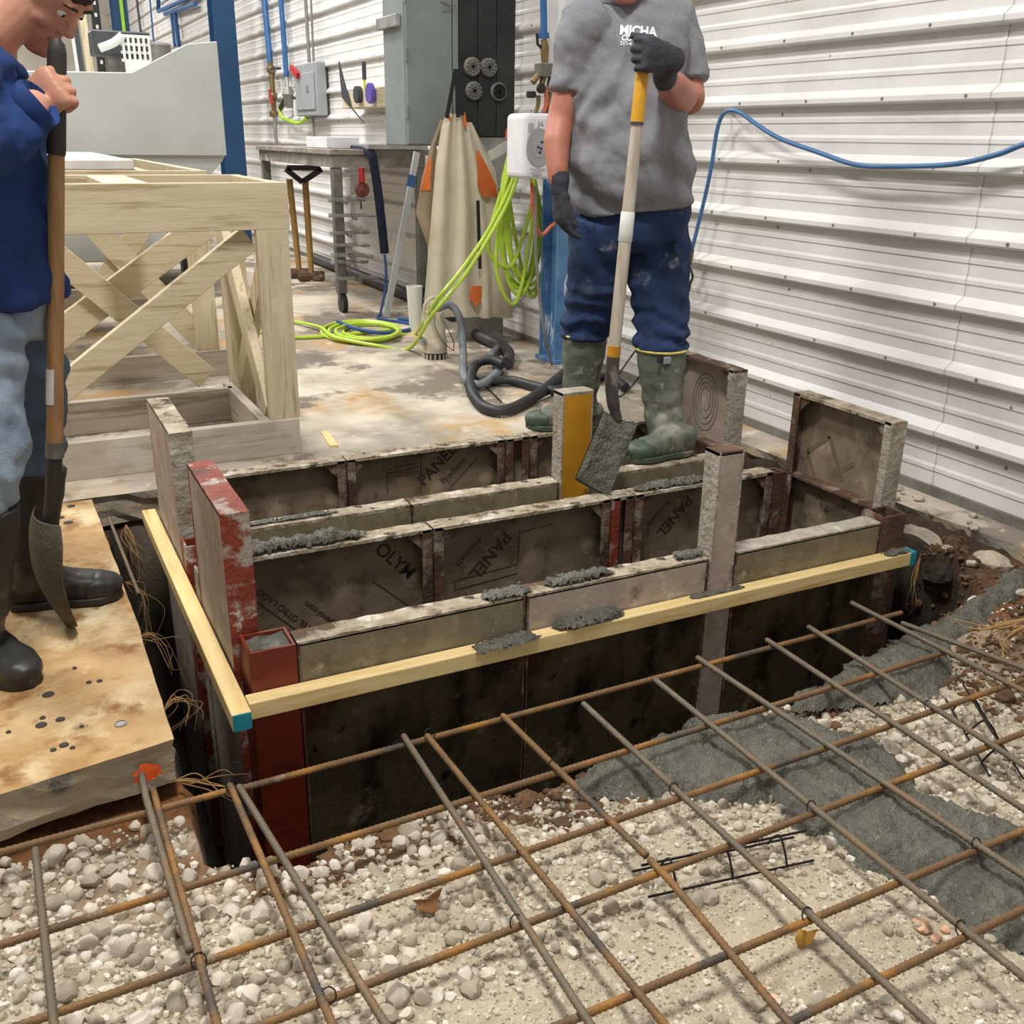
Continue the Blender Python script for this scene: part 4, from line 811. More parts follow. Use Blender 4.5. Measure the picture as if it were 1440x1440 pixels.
for k, (z, L, lb) in enumerate(zip(zs, (.16, .26, .20, .18, .22, .16, .30), ('topmost bar clamp on the bench leg', 'long thin bar clamp second from top on the bench leg', 'bar clamp third from top on the bench leg', 'bar clamp fourth from top on the bench leg', 'bar clamp fifth from top on the bench leg', 'bar clamp sixth from top on the bench leg', 'lowest and longest bar clamp on the bench leg'))): clamp(lb, z, L, k)
t = thing('red_grinder', 'red handled tool with round copper brush hanging under the bench edge', 'hand tool', OY(512, 270, TY0-.05)); c = OY(510, 267, TY0-.05)
obj('handle', MB().cyl(OY(508, 236, TY0-.05), OY(509, 256, TY0-.05), .02, 12), 'red_paint', t, smooth=True); obj('brush', MB().lathe(c+Vector((0, .02, 0)), (0, -1, 0), [(.05, 0), (.05, .012), (.044, .016), (.03, .014), (.016, .018), (.012, .024), (0, .024)], 20), mat('copper', '8a5248', '6d3f38', 30, .5, metal=.4), t, smooth=True); obj('pin', MB().cyl(OY(507, 280, TY0-.05), OY(508, 294, TY0-.05), .005, 6), 'black_plastic', t)
mat('navy_cloth', '1c2238', '151a2c', 12, .9)
P = spline([OY(515, 217, 6.72)+Vector((0, .25, .03)), OY(520, 214, 6.66), OY(527, 240, 6.64), OY(534, 290, 6.64), OY(541, 356, 6.64)], 6); tag(obj('hose_sleeve', MB().tube(P, .03, 10), 'navy_cloth', smooth=True), 'dark navy padded sleeve draped over the bench edge', 'sleeve')
P = spline([OY(541, 358, 6.60), OY(543, 385, 6.60), OY(541, 410, 6.6), OY(535, 440, 6.5), OZ(532, 447, .012), OZ(560, 452, .012), OZ(582, 456, .012)], 6); tag(obj('blue_air_line', MB().tube(P, .009, 8), mat('blue_cord', '2c4f86', rough=.5), smooth=True), 'blue cord trailing from the navy sleeve to the floor', 'cord')
a, b = OZ(543, 447, .0), OY(586, 214, 6.60); t = thing('straightedge', 'aluminium straightedge with blue tape leaning on the bench', 'straightedge', a); a = a+Vector((0, 0, .004)); dd = (b-a)
obj('bar', MB().bar(a, b, .045, .02, (0, 1, 0)), mat('aluminium', 'c3c6c8', 'b1b4b6', 4, .35, metal=.5), t, bevel=.002); obj('tape_wrap', MB().bar(a+dd*.79, a+dd*.86, .048, .023, (0, 1, 0)), 'blue_pipe', t)
# sledgehammers under the bench
mat('hickory', 'b08d50', '96743e', 6, .6, stretch=(10, 10, 1))
for lb, x0, x1, zt_ in (('sledgehammer with straight ash handle under the bench, wall side', 441, 429, 0), ('sledgehammer with straight ash handle under the bench, aisle side', 424, 407, 1)):
    hb = OZ(x0-3, 388 - 4*zt_, .045); ht = OY(x1, 252, hb.y); t = thing('sledgehammer', lb, 'sledgehammer', (hb.x, hb.y, 0))
    obj('handle', MB().tube([hb, hb.lerp(ht, .3), ht], [.022, .026, .026], 10), 'hickory', t, smooth=True); q = Vector((.11, -.02, 0)); obj('head', MB().lathe(hb-q, q, [(.035, 0), (.042, .02), (.042, .08), (.035, .11), (.042, .14), (.042, .2), (.035, .22)], 8), 'steel_rust', t, bevel=.003)
t = thing('trestle_hook', 'dark bent steel bracket under the bench top', 'bracket', OY(428, 240, 8.2)); 
for k, (a, b) in enumerate((((402, 238), (425, 256)), ((425, 256), (452, 238)), ((404, 236), (450, 236)))): obj('arm', MB().bar(OY(*a, 8.2), OY(*b, 8.2), .03, .04), 'dark_grey_metal', t)
# ================================================================ aprons on the cabinet
mat('canvas', 'dcd2bd', 'c9bda6', 5, .9, bump=.15, bscale=60, spots=[('a4967c', 3, .6, .7)]); mat('canvas_dark', 'a08d74', '8a7862', 5, .9, bump=.15, bscale=60); mat('orange_cloth', 'e07a3e', 'd06a30', 8, .85); mat('strap_black', '232326', rough=.8)
def drape(name, rows, y0, m, parent, folds, amp, seed, th=.004, nx=28):
    """cloth hanging in a plane facing -y: rows of (py, pxl, pxr)"""
    g = MB(); R = []
    pts = []
    for i in range(len(rows)-1):
        for k in range(5):
            t = k/5; pts.append(tuple(rows[i][j]+(rows[i+1][j]-rows[i][j])*t for j in range(3)))
    pts.append(rows[-1]); n = len(pts)
    for s in (0, 1):
        for r_, (py, xl, xr) in enumerate(pts):
            v = r_/(n-1)
            for i in range(nx+1):
                u = i/nx; d = amp*(.35+.65*v)*(math.sin(u*folds*2*PI+seed+.6*math.sin(v*3)) + .4*math.sin(u*folds*5+seed*2+v*4)); q = OY(xl+(xr-xl)*u, py, y0); g.v.append((q.x, y0+d+s*th, q.z))
    w_ = nx+1; N_ = n*w_
    for r_ in range(n-1):
        for i in range(nx):
            a = r_*w_+i; g.f += [(a, a+w_, a+w_+1, a+1), (N_+a, N_+a+1, N_+a+w_+1, N_+a+w_)]
    for r_ in range(n-1):
        for i in (0, nx): a = r_*w_+i; g.f.append((a, a+w_, N_+a+w_, N_+a) if i else (a, N_+a, N_+a+w_, a+w_))
    for i in range(nx):
        for r_ in (0, n-1): a = r_*w_+i; g.f.append((a, a+1, N_+a+1, N_+a) if r_ == 0 else (a, N_+a, N_+a+1, a+1))
    return obj(name, g, m, parent, smooth=True, sharp=60)
ya = 5.24
t = thing('work_apron', 'cream canvas work apron with black neck strap hanging on the cabinet', 'apron', OY(640, 440, ya))
drape('cloth', [(160, 628, 652), (178, 622, 657), (230, 614, 667), (300, 608, 676), (400, 600, 676), (446, 597, 680)], ya, 'canvas', t, 2.2, .018, 1)
drape('side_flap', [(168, 620, 627), (205, 606, 615), (250, 594, 613), (300, 586, 612), (345, 603, 612)], ya+.03, 'canvas_dark', t, .8, .012, 2)
drape('orange_lining', [(222, 604, 607), (245, 597, 606), (268, 591, 605)], ya+.02, 'orange_cloth', t, .5, .004, 1); drape('orange_collar', [(158, 627, 631), (170, 633, 636)], ya-.022, 'orange_cloth', t, .5, .002, 1); drape('orange_collar', [(158, 650, 654), (178, 653, 657)], ya-.022, 'orange_cloth', t, .5, .002, 1)
for a, b in (((641, 97), (628, 166)), ((643, 97), (650, 162)), ((642, 97), (644, 165))): obj('neck_strap', MB().bar(OY(*a, ya-.01), OY(*b, ya-.025), .022, .003, (0, 1, 0)), 'strap_black', t)
t = thing('work_apron', 'second canvas apron with orange corner and pocket behind the first', 'apron', OY(700, 440, ya+.12))
drape('cloth', [(172, 655, 664), (200, 660, 678), (240, 668, 698), (300, 672, 706), (380, 676, 716), (447, 676, 722)], ya+.10, 'canvas', t, 1.6, .018, 3)
drape('orange_corner', [(212, 670, 673), (240, 672, 688), (262, 672, 698), (277, 680, 700)], ya+.062, 'orange_cloth', t, .6, .005, 1); drape('orange_pocket', [(402, 664, 677), (418, 660, 678), (430, 668, 672)], ya-.04, 'orange_cloth', t, .6, .004, 2)
obj('tie_strap', MB().bar(OY(672, 282, ya-.05), OY(675, 378, ya-.05), .02, .003, (0, 1, 0)), 'strap_black', t)
# ================================================================ hose bracket, coil, dispenser, manifold
mat('hose_lime', 'c0d94c', 'a9c83a', 10, .38)
HY = 4.93
t = thing('hose_hook', 'orange hook and clear strip bracket holding the lime hose', 'hook', OY(722, 200, HY+.1)); obj('hook', MB().tube(spline([OY(727, 182, HY+.1), OY(720, 178, HY), OY(714, 186, HY), OY(717, 200, HY), OY(726, 206, HY)], 5), .012, 8), 'orange_hose', t, smooth=True); obj('strip', MB().bar(OY(688, 220, HY+.12), OY(735, 192, HY+.12), .006, .05), mat('clear_strip', 'cfd0cd', 'bdbdb8', 6, .3), t); obj('bracket', MB().box((OY(727, 180, HY+.1).x, HY+.1, OY(727, 196, HY+.1).z), (WX-.03, HY+.14, OY(727, 160, HY+.1).z)), 'pipe_grey', t)
r0 = random.Random(3); P = []
top = OY(728, 205, HY)
for k in range(9):
    bx_, by_ = r0.uniform(712, 752), r0.uniform(375, 424) if k else 428
    yo = HY-.06+.014*k; wl, wr = r0.uniform(16, 30), r0.uniform(14, 26)
    P += [top+Vector((r0.uniform(-.02, .03), yo-HY, r0.uniform(-.01, .03))), OY(728-wl*.75, 262, yo), OY(bx_-wl, (262+by_)/2+30, yo), OY(bx_, by_, yo), OY(min(774, bx_+wr), (262+by_)/2+25, yo), OY(744+wr*.4, 262, yo)]
tag(obj('green_hose', MB().tube(spline(P, 7), .0105, 8), 'hose_lime', smooth=True), 'coil of lime green hose hanging from the hook', 'hose')
P = [OY(734, 206, HY-.08), OY(722, 250, HY-.10), OY(690, 318, HY-.1), OY(650, 378, HY-.1), OY(612, 425, HY-.1), OZ(585, 468, .012)] 
for k in range(4):
    rx, ry = (56-6*k), (15-1.8*k)
    for j in range(10):
        a = 2*PI*j/10+.3; P.append(OZ(508+4*k+rx*math.cos(a), 466+ry*math.sin(a), .012+.012*(k % 3)))
P += [OZ(440, 474, .012), OZ(395, 472, .012), OZ(340, 462, .012)]
tag(obj('green_hose', MB().tube(spline(P, 6), .0105, 8), 'hose_lime', smooth=True), 'lime green hose running from the coil down to loops on the floor', 'hose')
P = [OY(738, 206, HY-.09), OY(724, 260, HY-.12), OY(700, 312, HY-.12), OY(655, 385, HY-.12), OY(610, 440, HY-.14), OZ(575, 490, .012), OZ(530, 486, .012), OZ(470, 474, .03), OZ(450, 460, .03), OZ(410, 452, .014), OZ(380, 450, .012)]
tag(obj('green_hose', MB().tube(spline(P, 7), .0105, 8), 'hose_lime', smooth=True), 'second lime green strand crossing the apron to the floor', 'hose')
P = [OZ(475, 452, .035), OZ(500, 462, .035), OZ(540, 468, .02), OZ(580, 462, .012), OZ(582, 452, .012), OZ(560, 448, .012)]; tag(obj('blue_floor_hose', MB().tube(spline(P, 6), .012, 8), 'blue_cord', smooth=True), 'dark blue hose end lying over the floor loops', 'hose')
# dispenser
t = thing('hose_reel_case', 'white plastic case with grey round dial on the blue column', 'reel case', (2.58, 4.42, .95)); a, b = OY(737, 252, 4.36), OY(790, 160, 4.36)
obj('case', MB().box((a.x, 4.36, a.z), (b.x+.0, 4.56, b.z)), 'foam_white', t, bevel=.025, seg=3); c = OY(757, 207, 4.357); mat('dial_grey', 'a3a4a8', '94959a', 6, .5)
rx = OY(774, 207, 4.357).x-c.x; g = MB()
for R, h, m in ((1, .006, 'dial_grey'), (.55, .009, 'box_grey'), (.28, .012, 'dial_grey')): obj('dial', MB().rings([[c+Vector((rx*R*math.cos(2*PI*k/24), -hh, rx*1.3*R*math.sin(2*PI*k/24))) for k in range(24)] for hh in (0, h)]), m, t)
for dx, dz in ((.2, .35), (-.1, .0), (.12, -.1), (.05, -.35)): obj('hole', MB().lathe(c+Vector((rx*dx, -.012, rx*dz)), (0, -1, 0), [(.006, 0), (.006, .002), (0, .002)], 8), 'black_plastic', t)
mat('print_faint', '9a9b9d', rough=.6)
for k in range(6): q = OY(743, 174+2.4*k, 4.358); obj('printed_text', MB().box((q.x, 4.3575, q.z), (q.x+.03, 4.3595, q.z+.0025)), 'print_faint', t)
for k in range(5): q = OY(746+3*(k % 2), 238+2.6*k, 4.358); obj('printed_text', MB().box((q.x, 4.3575, q.z), (q.x+.08-.01*k, 4.3595, q.z+.002)), 'print_faint', t)
lettering('J-L', .028, OY(757, 177, 4.3585), (1, 0, 0), (0, 0, 1), 'print_dark', t)
yv = 4.60
t = thing('air_manifold', 'brass air manifold with gauge below a blue pipe near the column', 'manifold', OY(765, 110, yv)); V_ = lambda x, y: OY(x, y, yv)
obj('drop_pipe', MB().tube([V_(764, -20), V_(765, 50)], .017, 10), 'blue_pipe', t, smooth=True); obj('union', MB().tube([V_(765, 46), V_(765, 54)], .026, 10), 'blue_pipe', t, smooth=True); obj('valve', MB().tube([V_(765, 55), V_(766, 68), V_(766, 88)], [.013, .022, .016], 10), 'brass', t, smooth=True)
obj('lever', MB().tube([V_(762, 68), V_(756, 62), V_(755, 47)], .007, 6), 'black_plastic', t); a, b = V_(755, 108), V_(781, 90); obj('block', MB().box((a.x, yv-.03, a.z), (b.x, yv+.03, b.z)), mat('manifold_grey', '77766c', '66655c', 8, .5, metal=.4), t, bevel=.003)
for x0, y0, x1, y1 in ((757, 106, 749, 116), (765, 106, 762, 118), (775, 108, 771, 130)): obj('port', MB().tube([V_(x0, y0), V_(x1, y1)], .015, 8), 'brass', t, smooth=True)
obj('gauge', MB().lathe(V_(757, 125)+Vector((0, -.02, 0)), (0, -1, 0), [(.022, 0), (.022, .02), (.016, .022), (0, .022)], 16), 'black_plastic', t, smooth=True); obj('regulator', MB().tube([V_(742, 133), V_(752, 133)], .016, 10), 'black_plastic', t, smooth=True)
for pts in (((757, 134), (757, 146), (753, 158)), ((768, 122), (768, 146), (764, 158)), ((774, 130), (772, 150), (772, 160))): obj('line', MB().tube(spline([V_(*p) for p in pts], 4), .011, 8), 'orange_hose' if pts[0][0] == 768 else 'brass', t, smooth=True)
a = [OY(748, 258, 4.42), OY(750, 300, 4.45), OY(760, 330, 4.5), OY(775, 318, 4.55), OY(783, 312, 4.6)]; tag(obj('orange_air_line', MB().tube(spline(a, 6), .009, 8), 'orange_hose', smooth=True), 'thin orange hose looping below the white case', 'hose')
a = [OY(752, 262, 4.44), OY(754, 360, 4.44), OY(760, 430, 4.44), OY(768, 480, 4.44), OZ(776, 512, .012)]; tag(obj('grey_cable', MB().tube(spline(a, 6), .008, 8), 'pipe_grey', smooth=True), 'grey cable hanging from the white case to the floor', 'cable')
# ================================================================ pump and hoses on the floor
p = OZ(612, 503, 0); t = thing('pump', 'cream submersible pump with dark strainer foot on the floor', 'pump', p); ps = 1.0; mat('pump_cream', 'cbc2ae', 'b1a68f', 8, .6, bump=.2, spots=[('8d8474', 9, .62, .72)])
obj('strainer', MB().lathe(p, (0, 0, 1), [(.062, 0), (.064, .03), (.06, .034)], 24), 'black_plastic', t)
for k in range(16): a = 2*PI*k/16; c = p+Vector((math.cos(a)*.064, math.sin(a)*.064, .002)); obj('rib', MB().box((c.x-.004, c.y-.004, c.z), (c.x+.004, c.y+.004, .028)), 'pump_cream', t)
obj('body', MB().lathe(p+Vector((0, 0, .034)), (0, 0, 1), [(.066, 0), (.066, .06), (.062, .07), (.058, .1), (.06, .17), (.057, .18), (.05, .22), (.02, .225)], 28), 'pump_cream', t, smooth=True); obj('clamp_top', MB().tube([p+Vector((-.03, -.02, .27)), p+Vector((.035, .0, .275))], .022, 10), 'steel_bright', t, smooth=True); obj('handle', MB().tube(spline([p+Vector((-.055, 0, .22)), p+Vector((-.06, 0, .29)), p+Vector((-.01, 0, .33)), p+Vector((.03, 0, .29))], 5), .008, 8), 'pump_cream', t, smooth=True)
obj('side_valve', MB().lathe(p+Vector((-.066, -.01, .10)), (-1, -.2, 0), [(.02, 0), (.022, .02), (.016, .03)], 10), 'steel_bright', t, smooth=True)
for s in (-1, 1): obj('wire', MB().tube(spline([p+Vector((.0, -.03, .27)), p+Vector((.03*s, -.07, .2)), p+Vector((.05+.03*s, -.07, .1)), p+Vector((.09, -.05, .04))], 5), .003, 6), 'steel_dull', t, smooth=True)
t2 = tag(obj('bucket', MB().lathe(OZ(594, 470, 0)+Vector((0, .12, 0)), (0, 0, 1), [(.035, 0), (.05, .28), (.045, .28), (.03, .01)], 20), 'white_plastic', smooth=True), 'narrow white plastic container behind the pump', 'container')
mat('hose_grey', '7d8288', '6c7177', 8, .55, bump=.1); mat('hose_black', '2e2f31', '3a3b3d', 8, .5)
def ribbed(label, pts, r, m, pitch=.012, name='ribbed_hose', per=40, cat='hose'):
    P = spline(pts, per); out = [P[0]]; acc = 0
    for a, b in zip(P, P[1:]):
        acc += (b-a).length
        if acc >= pitch/2: out.append(b); acc = 0
    return tag(obj(name, MB().tube(out, [r*(1.1 if i % 2 else .88) for i in range(len(out))], 12), m, smooth=True, sharp=0), label, cat)
P = [p+Vector((.03, 0, .275)), OY(634, 432, p.y)+Vector((0, 0, .01)), OY(647, 450, p.y-.05), OY(651, 490, p.y-.15), OZ(653, 530, .03), OZ(672, 541, .03), OZ(690, 533, .03), OZ(703, 516, .03), OZ(690, 504, .05), OZ(700, 490, .03), OZ(712, 487, .03)]
tag(obj('discharge_hose', MB().tube(spline(P, 8), .021, 12), 'hose_grey', smooth=True), 'smooth grey hose from pump top looping on the floor', 'hose')
ribbed('black ribbed suction hose curving in a loop over the floor', [OZ(708, 513, .075), OZ(690, 506, .085), OZ(670, 512, .06), OZ(662, 530, .035), OZ(664, 552, .03), OZ(680, 572, .03), OZ(710, 577, .03), OZ(745, 562, .03), OZ(775, 540, .03), OZ(800, 520, .03)], .024, 'hose_black')
ribbed('dark ribbed hose lying behind the grey loop towards the column', [OZ(690, 536, .028), OZ(720, 535, .028), OZ(760, 545, .028), OZ(790, 548, .028), OZ(850, 530, .028), OZ(880, 545, .028)], .022, 'hose_black')
P = [OZ(655, 462, .04), OZ(680, 475, .04), OZ(705, 486, .04), OZ(716, 497, .04), OZ(712, 510, .04)]; tag(obj('drain_hose', MB().tube(spline(P, 6), .03, 12), 'hose_black', smooth=True), 'thick black hose end along the wall base behind the pump', 'hose')
P = [(2.72, 9.6, .05), (2.70, 8.0, .05), (2.69, 6.9, .05), (2.66, 6.1, .05)]; tag(obj('drain_pipe', MB().tube(spline(P, 6), .045, 12), 'hose_black', smooth=True), 'black pipe lying along the foot of the corrugated wall under bench', 'pipe')
P = [OZ(655, 515, .01), OZ(680, 540, .008), OZ(705, 565, .008)]; tag(obj('thin_cable', MB().tube(spline(P, 6), .004, 6), 'black_plastic', smooth=True), 'thin black cable across the grey hose loop', 'cable')
P = [OZ(690, 583, .007), OZ(740, 570, .007), OZ(790, 548, .007), OZ(830, 528, .007)]; tag(obj('white_cable', MB().tube(spline(P, 6), .0045, 6), 'white_plastic', smooth=True), 'thin white cable along the ribbed hose', 'cable')
for P, lb in (([OX(972, 395, 2.72), OX(960, 425, 2.70), OY(905, 480, 3.7), OY(885, 505, 3.7), OZ(868, 530, .01)], 'thin black cable dropping from the hose coupling behind the legs'), ([OY(912, 510, 3.7), OY(895, 535, 3.72), OZ(875, 556, .01), OZ(855, 557, .01)], 'thin black cable sagging to the floor between the boots')): tag(obj('black_cable', MB().tube(spline(P, 6), .004, 6), 'black_plastic', smooth=True), lb, 'cable')
# blue air hose on the wall
mat('hose_blue', '4a749f', '3c648e', 6, .4)
t = thing('air_hose', 'blue air hose draped over a nail on the corrugated wall', 'hose', OX(1028, 300, 2.72))
P = [OX(x, y, 2.725) for x, y in ((1720, 160), (1600, 158), (1520, 178), (1440, 203), (1400, 218), (1340, 231), (1265, 234), (1205, 232), (1150, 214), (1095, 194), (1060, 172), (1042, 159), (1028, 155), (1016, 162), (1008, 185), (1001, 230), (993, 270), (982, 315), (973, 352))]
obj('hose', MB().tube(spline(P, 7), .0085, 10), 'hose_blue', t, smooth=True); P = [OX(973, 352, 2.722), OX(969, 366, 2.722), OX(965, 380, 2.722)]; obj('coupling', MB().tube(P, [.012, .016, .013], 10), 'brass', t, smooth=True); obj('nozzle', MB().tube([OX(965, 378, 2.722), OX(961, 388, 2.722)], .014, 10), 'black_plastic', t, smooth=True)
obj('nail', MB().cyl(OX(1028, 159, 2.79), OX(1028, 159, 2.70), .004, 8), 'steel_dull', t)
P = [OX(970, 376, 2.722), OX(974, 390, 2.722), OX(966, 405, 2.722), OX(957, 424, 2.722)]; obj('whip', MB().tube(spline(P, 5), .005, 8), 'black_plastic', t, smooth=True)
# ================================================================ shovels
from mathutils.bvhtree import BVHTree
mat('ash_handle', 'c3b9aa', 'a39582', 6, .6, stretch=(9, 9, 1), spots=[('8a7b68', 5, .6, .7, (6, 6, .8)), ('ddd8cf', 7, .62, .72, (5, 5, .8))]); mat('tan_handle', 'a87f55', '8f6a46', 6, .55, stretch=(9, 9, 1), spots=[('7a5838', 3, .6, .7)]); mat('grip_black', '2c2a27', '3a3733', 10, .6); mat('grip_yellow', 'd29b25', 'bd8618', 6, .5, spots=[('8f6a20', 8, .62, .7)]); mat('tape_white', 'e6e4df', 'cfccc5', 10, .7); mat('paint_red', 'a5442e', rough=.6)
mat('shovel_steel', '3f3c38', '55504a', 8, .5, metal=.4, bump=.2, spots=[('8a8378', 9, .58, .66)])
t = thing('square_shovel', 'square-point shovel with yellow grip, its blade caked in concrete', 'shovel', OZ(850, 700, .1))
sa, sb = OY(908, 54, 2.60), OY(862, 506, 2.60); al = lambda k: sa.lerp(sb, k)
kk = lambda py: (py-54)/(506-54.)
obj('handle', MB().tube([al(kk(163)), al(kk(300)), al(1.0)], [.0165, .019, .019], 14), 'ash_handle', t, smooth=True); obj('grip', MB().tube([al(kk(54)), al(kk(58)), al(kk(160)), al(kk(164))], [.012, .0185, .0195, .0195], 14), 'grip_yellow', t, smooth=True); obj('grip_ring', MB().tube([al(kk(163)), al(kk(167))], .0198, 14), 'shovel_steel', t)
obj('white_tape', MB().tube([al(kk(286)), al(kk(288)), al(kk(328)), al(kk(330))], [.018, .0208, .0212, .0185], 14), 'tape_white', t, smooth=True); obj('orange_tape', MB().tube([al(kk(484)), al(kk(500))], .0215, 14), 'orange_paint', t, smooth=True)
sc = OY(868, 585, 2.585); obj('socket', MB().tube(spline([al(.99), OY(860, 535, 2.60), OY(862, 565, 2.592), OY(868, 590, 2.582)], 5), [.021]*8+[.02]*4+[.017]*4, 12), 'shovel_steel', t, smooth=True)
c4 = [OY(846, 578, 2.60), OY(894, 598, 2.57), OY(853, 699, 2.515), OY(806, 674, 2.545)]
ux = (c4[1]-c4[0]); uy = (c4[3]-c4[0]); nn = ux.cross(uy).normalized(); nn = nn if nn.dot(TOCAM) > 0 else -nn
def blade(off, th, inset, rough=0, n=18):
    g = MB()
    for s in (0, 1):
        for j in range(n+1):
            for i in range(n+1):
                u, v = i/n, j/n; u_ = inset+(1-2*inset)*u; v_ = inset+(1-2*inset)*v
                q = c4[0]*(1-u_)*(1-v_)+c4[1]*u_*(1-v_)+c4[2]*u_*v_+c4[3]*(1-u_)*v_
                edge = min(u, 1-u, v, 1-v); d = .012*(2*u-1)**2 + off + (0 if s == 0 else th*min(1, edge*6+.25)) + (rough*(fbm(u*5, v*10, 3)+.7*abs(fbm(u*13, v*26, 5))) if s else 0)*min(1, edge*8)
                g.v.append(tuple(q+nn*d))
    N_ = (n+1)**2
    for j in range(n):
        for i in range(n): a = j*(n+1)+i; g.f += [(a, a+1, a+n+2, a+n+1), (N_+a, N_+a+n+1, N_+a+n+2, N_+a+1)]
    for i in range(n):
        for a, b in ((i, i+1), (n*(n+1)+i+1, n*(n+1)+i), ((i+1)*(n+1), i*(n+1)), (i*(n+1)+n, (i+1)*(n+1)+n)): g.f.append((a, N_+a, N_+b, b))
    return g
bl = obj('blade', blade(0, .0035, 0), 'shovel_steel', t, smooth=True); obj('caked_concrete', blade(.0036, .010, .02, .005, 60), 'wet_concrete', bl, smooth=True, label='grey wet concrete caked on the blade')
# round point shovel
A, B = OY(80, 54, 2.36), OY(77, 622, 2.40); TIP = OZ(103, 880, .002)
t = thing('round_shovel', 'round-point shovel with black grip standing on its tip', 'shovel', TIP); al = lambda k: A.lerp(B, k); kk = lambda py: (py-54)/(622-54.)
obj('handle', MB().tube([al(kk(200)), al(kk(400)), al(1)], [.0165, .0175, .0185], 14), 'tan_handle', t, smooth=True); obj('grip', MB().tube([al(0), al(kk(60)), al(kk(72)), al(kk(195)), al(kk(203))], [.006, .015, .0185, .0190, .0180], 14), 'grip_black', t, smooth=True)
obj('label_patch', MB().rings([[al(kk(py))+(TOCAM*math.cos(a_)-RIGHT*math.sin(a_))*.0191 for a_ in np.linspace(-.3+.1*math.sin(py), 1.1+.15*math.sin(py*1.7), 7)]+[al(kk(py))+(TOCAM*math.cos(a_)-RIGHT*math.sin(a_))*.0170 for a_ in np.linspace(1.1, -.3, 7)] for py in range(506, 562, 6)]), 'tape_white', t, smooth=True); obj('collar', MB().tube([al(kk(620)), al(kk(645))], .0205, 14), 'steel_dull', t, smooth=True)
S1 = OY(74, 700, 2.41); obj('socket', MB().tube(spline([al(kk(640)), OY(75, 670, 2.405), S1, OY(70, 740, 2.42)], 4), .017, 12), 'grip_black', t, smooth=True)
top = OY(66, 725, 2.42); ln = (TIP-top); ld = ln.normalized(); wv = (TOCAM*.72+RIGHT*.7); wv = (wv-ld*wv.dot(ld)).normalized(); nv = ld.cross(wv); g = MB(); rs = []
for k in range(13):
    v = k/12; w_ = .092*(1 if v < .45 else math.sqrt(max(0, 1-((v-.45)/.55)**2)))*(min(1, .75+v*2)); row = []
    for i in range(9): u = i/4-1; row.append(top+ln*v+wv*(u*w_)+nv*(.028*(1-u*u)*(1-.5*v) + .03*math.sin(v*PI)))
    rs.append(row)
for row in rs: g.v += [tuple(q) for q in row]
off = len(g.v)
for row in rs: g.v += [tuple(q-nv*.004) for q in row]
for k in range(12):
    for i in range(8): a = k*9+i; g.f += [(a, a+1, a+10, a+9), (off+a, off+a+9, off+a+10, off+a+1)]
    a = k*9; g.f += [(a, a+9, off+a+9, off+a), (a+8, off+a+8, off+a+17, a+17)]
for i in range(8): g.f.append((i, off+i, off+i+1, i+1))
obj('blade', g, mat('muddy_steel', '5c5648', '463f33', 9, .75, bump=.5, bscale=40, spots=[('7b7362', 7, .58, .7)]), t, smooth=True)
# ================================================================ people
mat('skin', 'b87c66', 'a86a55', 14, .5, bump=.04, bscale=90); mat('skin_pale', 'c9937a', 'b98169', 14, .5, bump=.04, bscale=90); mat('hair_dark', '2b2019', '3a2c22', 30, .7, bump=.3, bscale=60)
mat('shirt_grey', '86878b', '7b7c80', 120, .95, bump=.2, bscale=260, detail=10, spots=[('6f7075', 5, .56, .7)]); mat('shirt_rib', '77787b', rough=.95)
mat('denim', '2b4068', '1f3050', 9, .9, bump=.35, bscale=200, detail=10, spots=[('5d6a80', 4, .55, .7), ('161f33', 5, .54, .66), ('8f9298', 8, .62, .72)]); mat('denim_light', '8e9aa6', '6f7f92', 6, .9, bump=.3, bscale=200, spots=[('a89f8d', 5, .6, .72), ('4f6078', 5, .6, .7)]); mat('denim_mid', '5b6a80', '48586f', 7, .9, bump=.3, bscale=200, spots=[('39465c', 5, .6, .7)])
mat('sweat_blue', '1d3a72', '17305f', 6, .9, bump=.15, bscale=150); mat('boot_green', '686d60', '565c51', 6, .5, bump=.15, bscale=40, detail=10, spots=[('99988a', 5, .52, .68), ('454c41', 6, .56, .68), ('a8a698', 18, .6, .7)]); mat('boot_toe', '4a5748', '3d4a3d', 8, .5, spots=[('7c7d6e', 9, .62, .7)]); mat('boot_black', '33332f', '27272a', 6, .45, bump=.1, spots=[('5a564c', 5, .6, .72)]); mat('boot_yellow', 'd8c46a', rough=.6); mat('glove', '3d3d42', '333338', 20, .85, bump=.2, bscale=160); mat('glove_palm', '2a2a2d', rough=.8); mat('lip', 'a85f54', rough=.5); mat('print_white', 'e9e9e9', rough=.8)
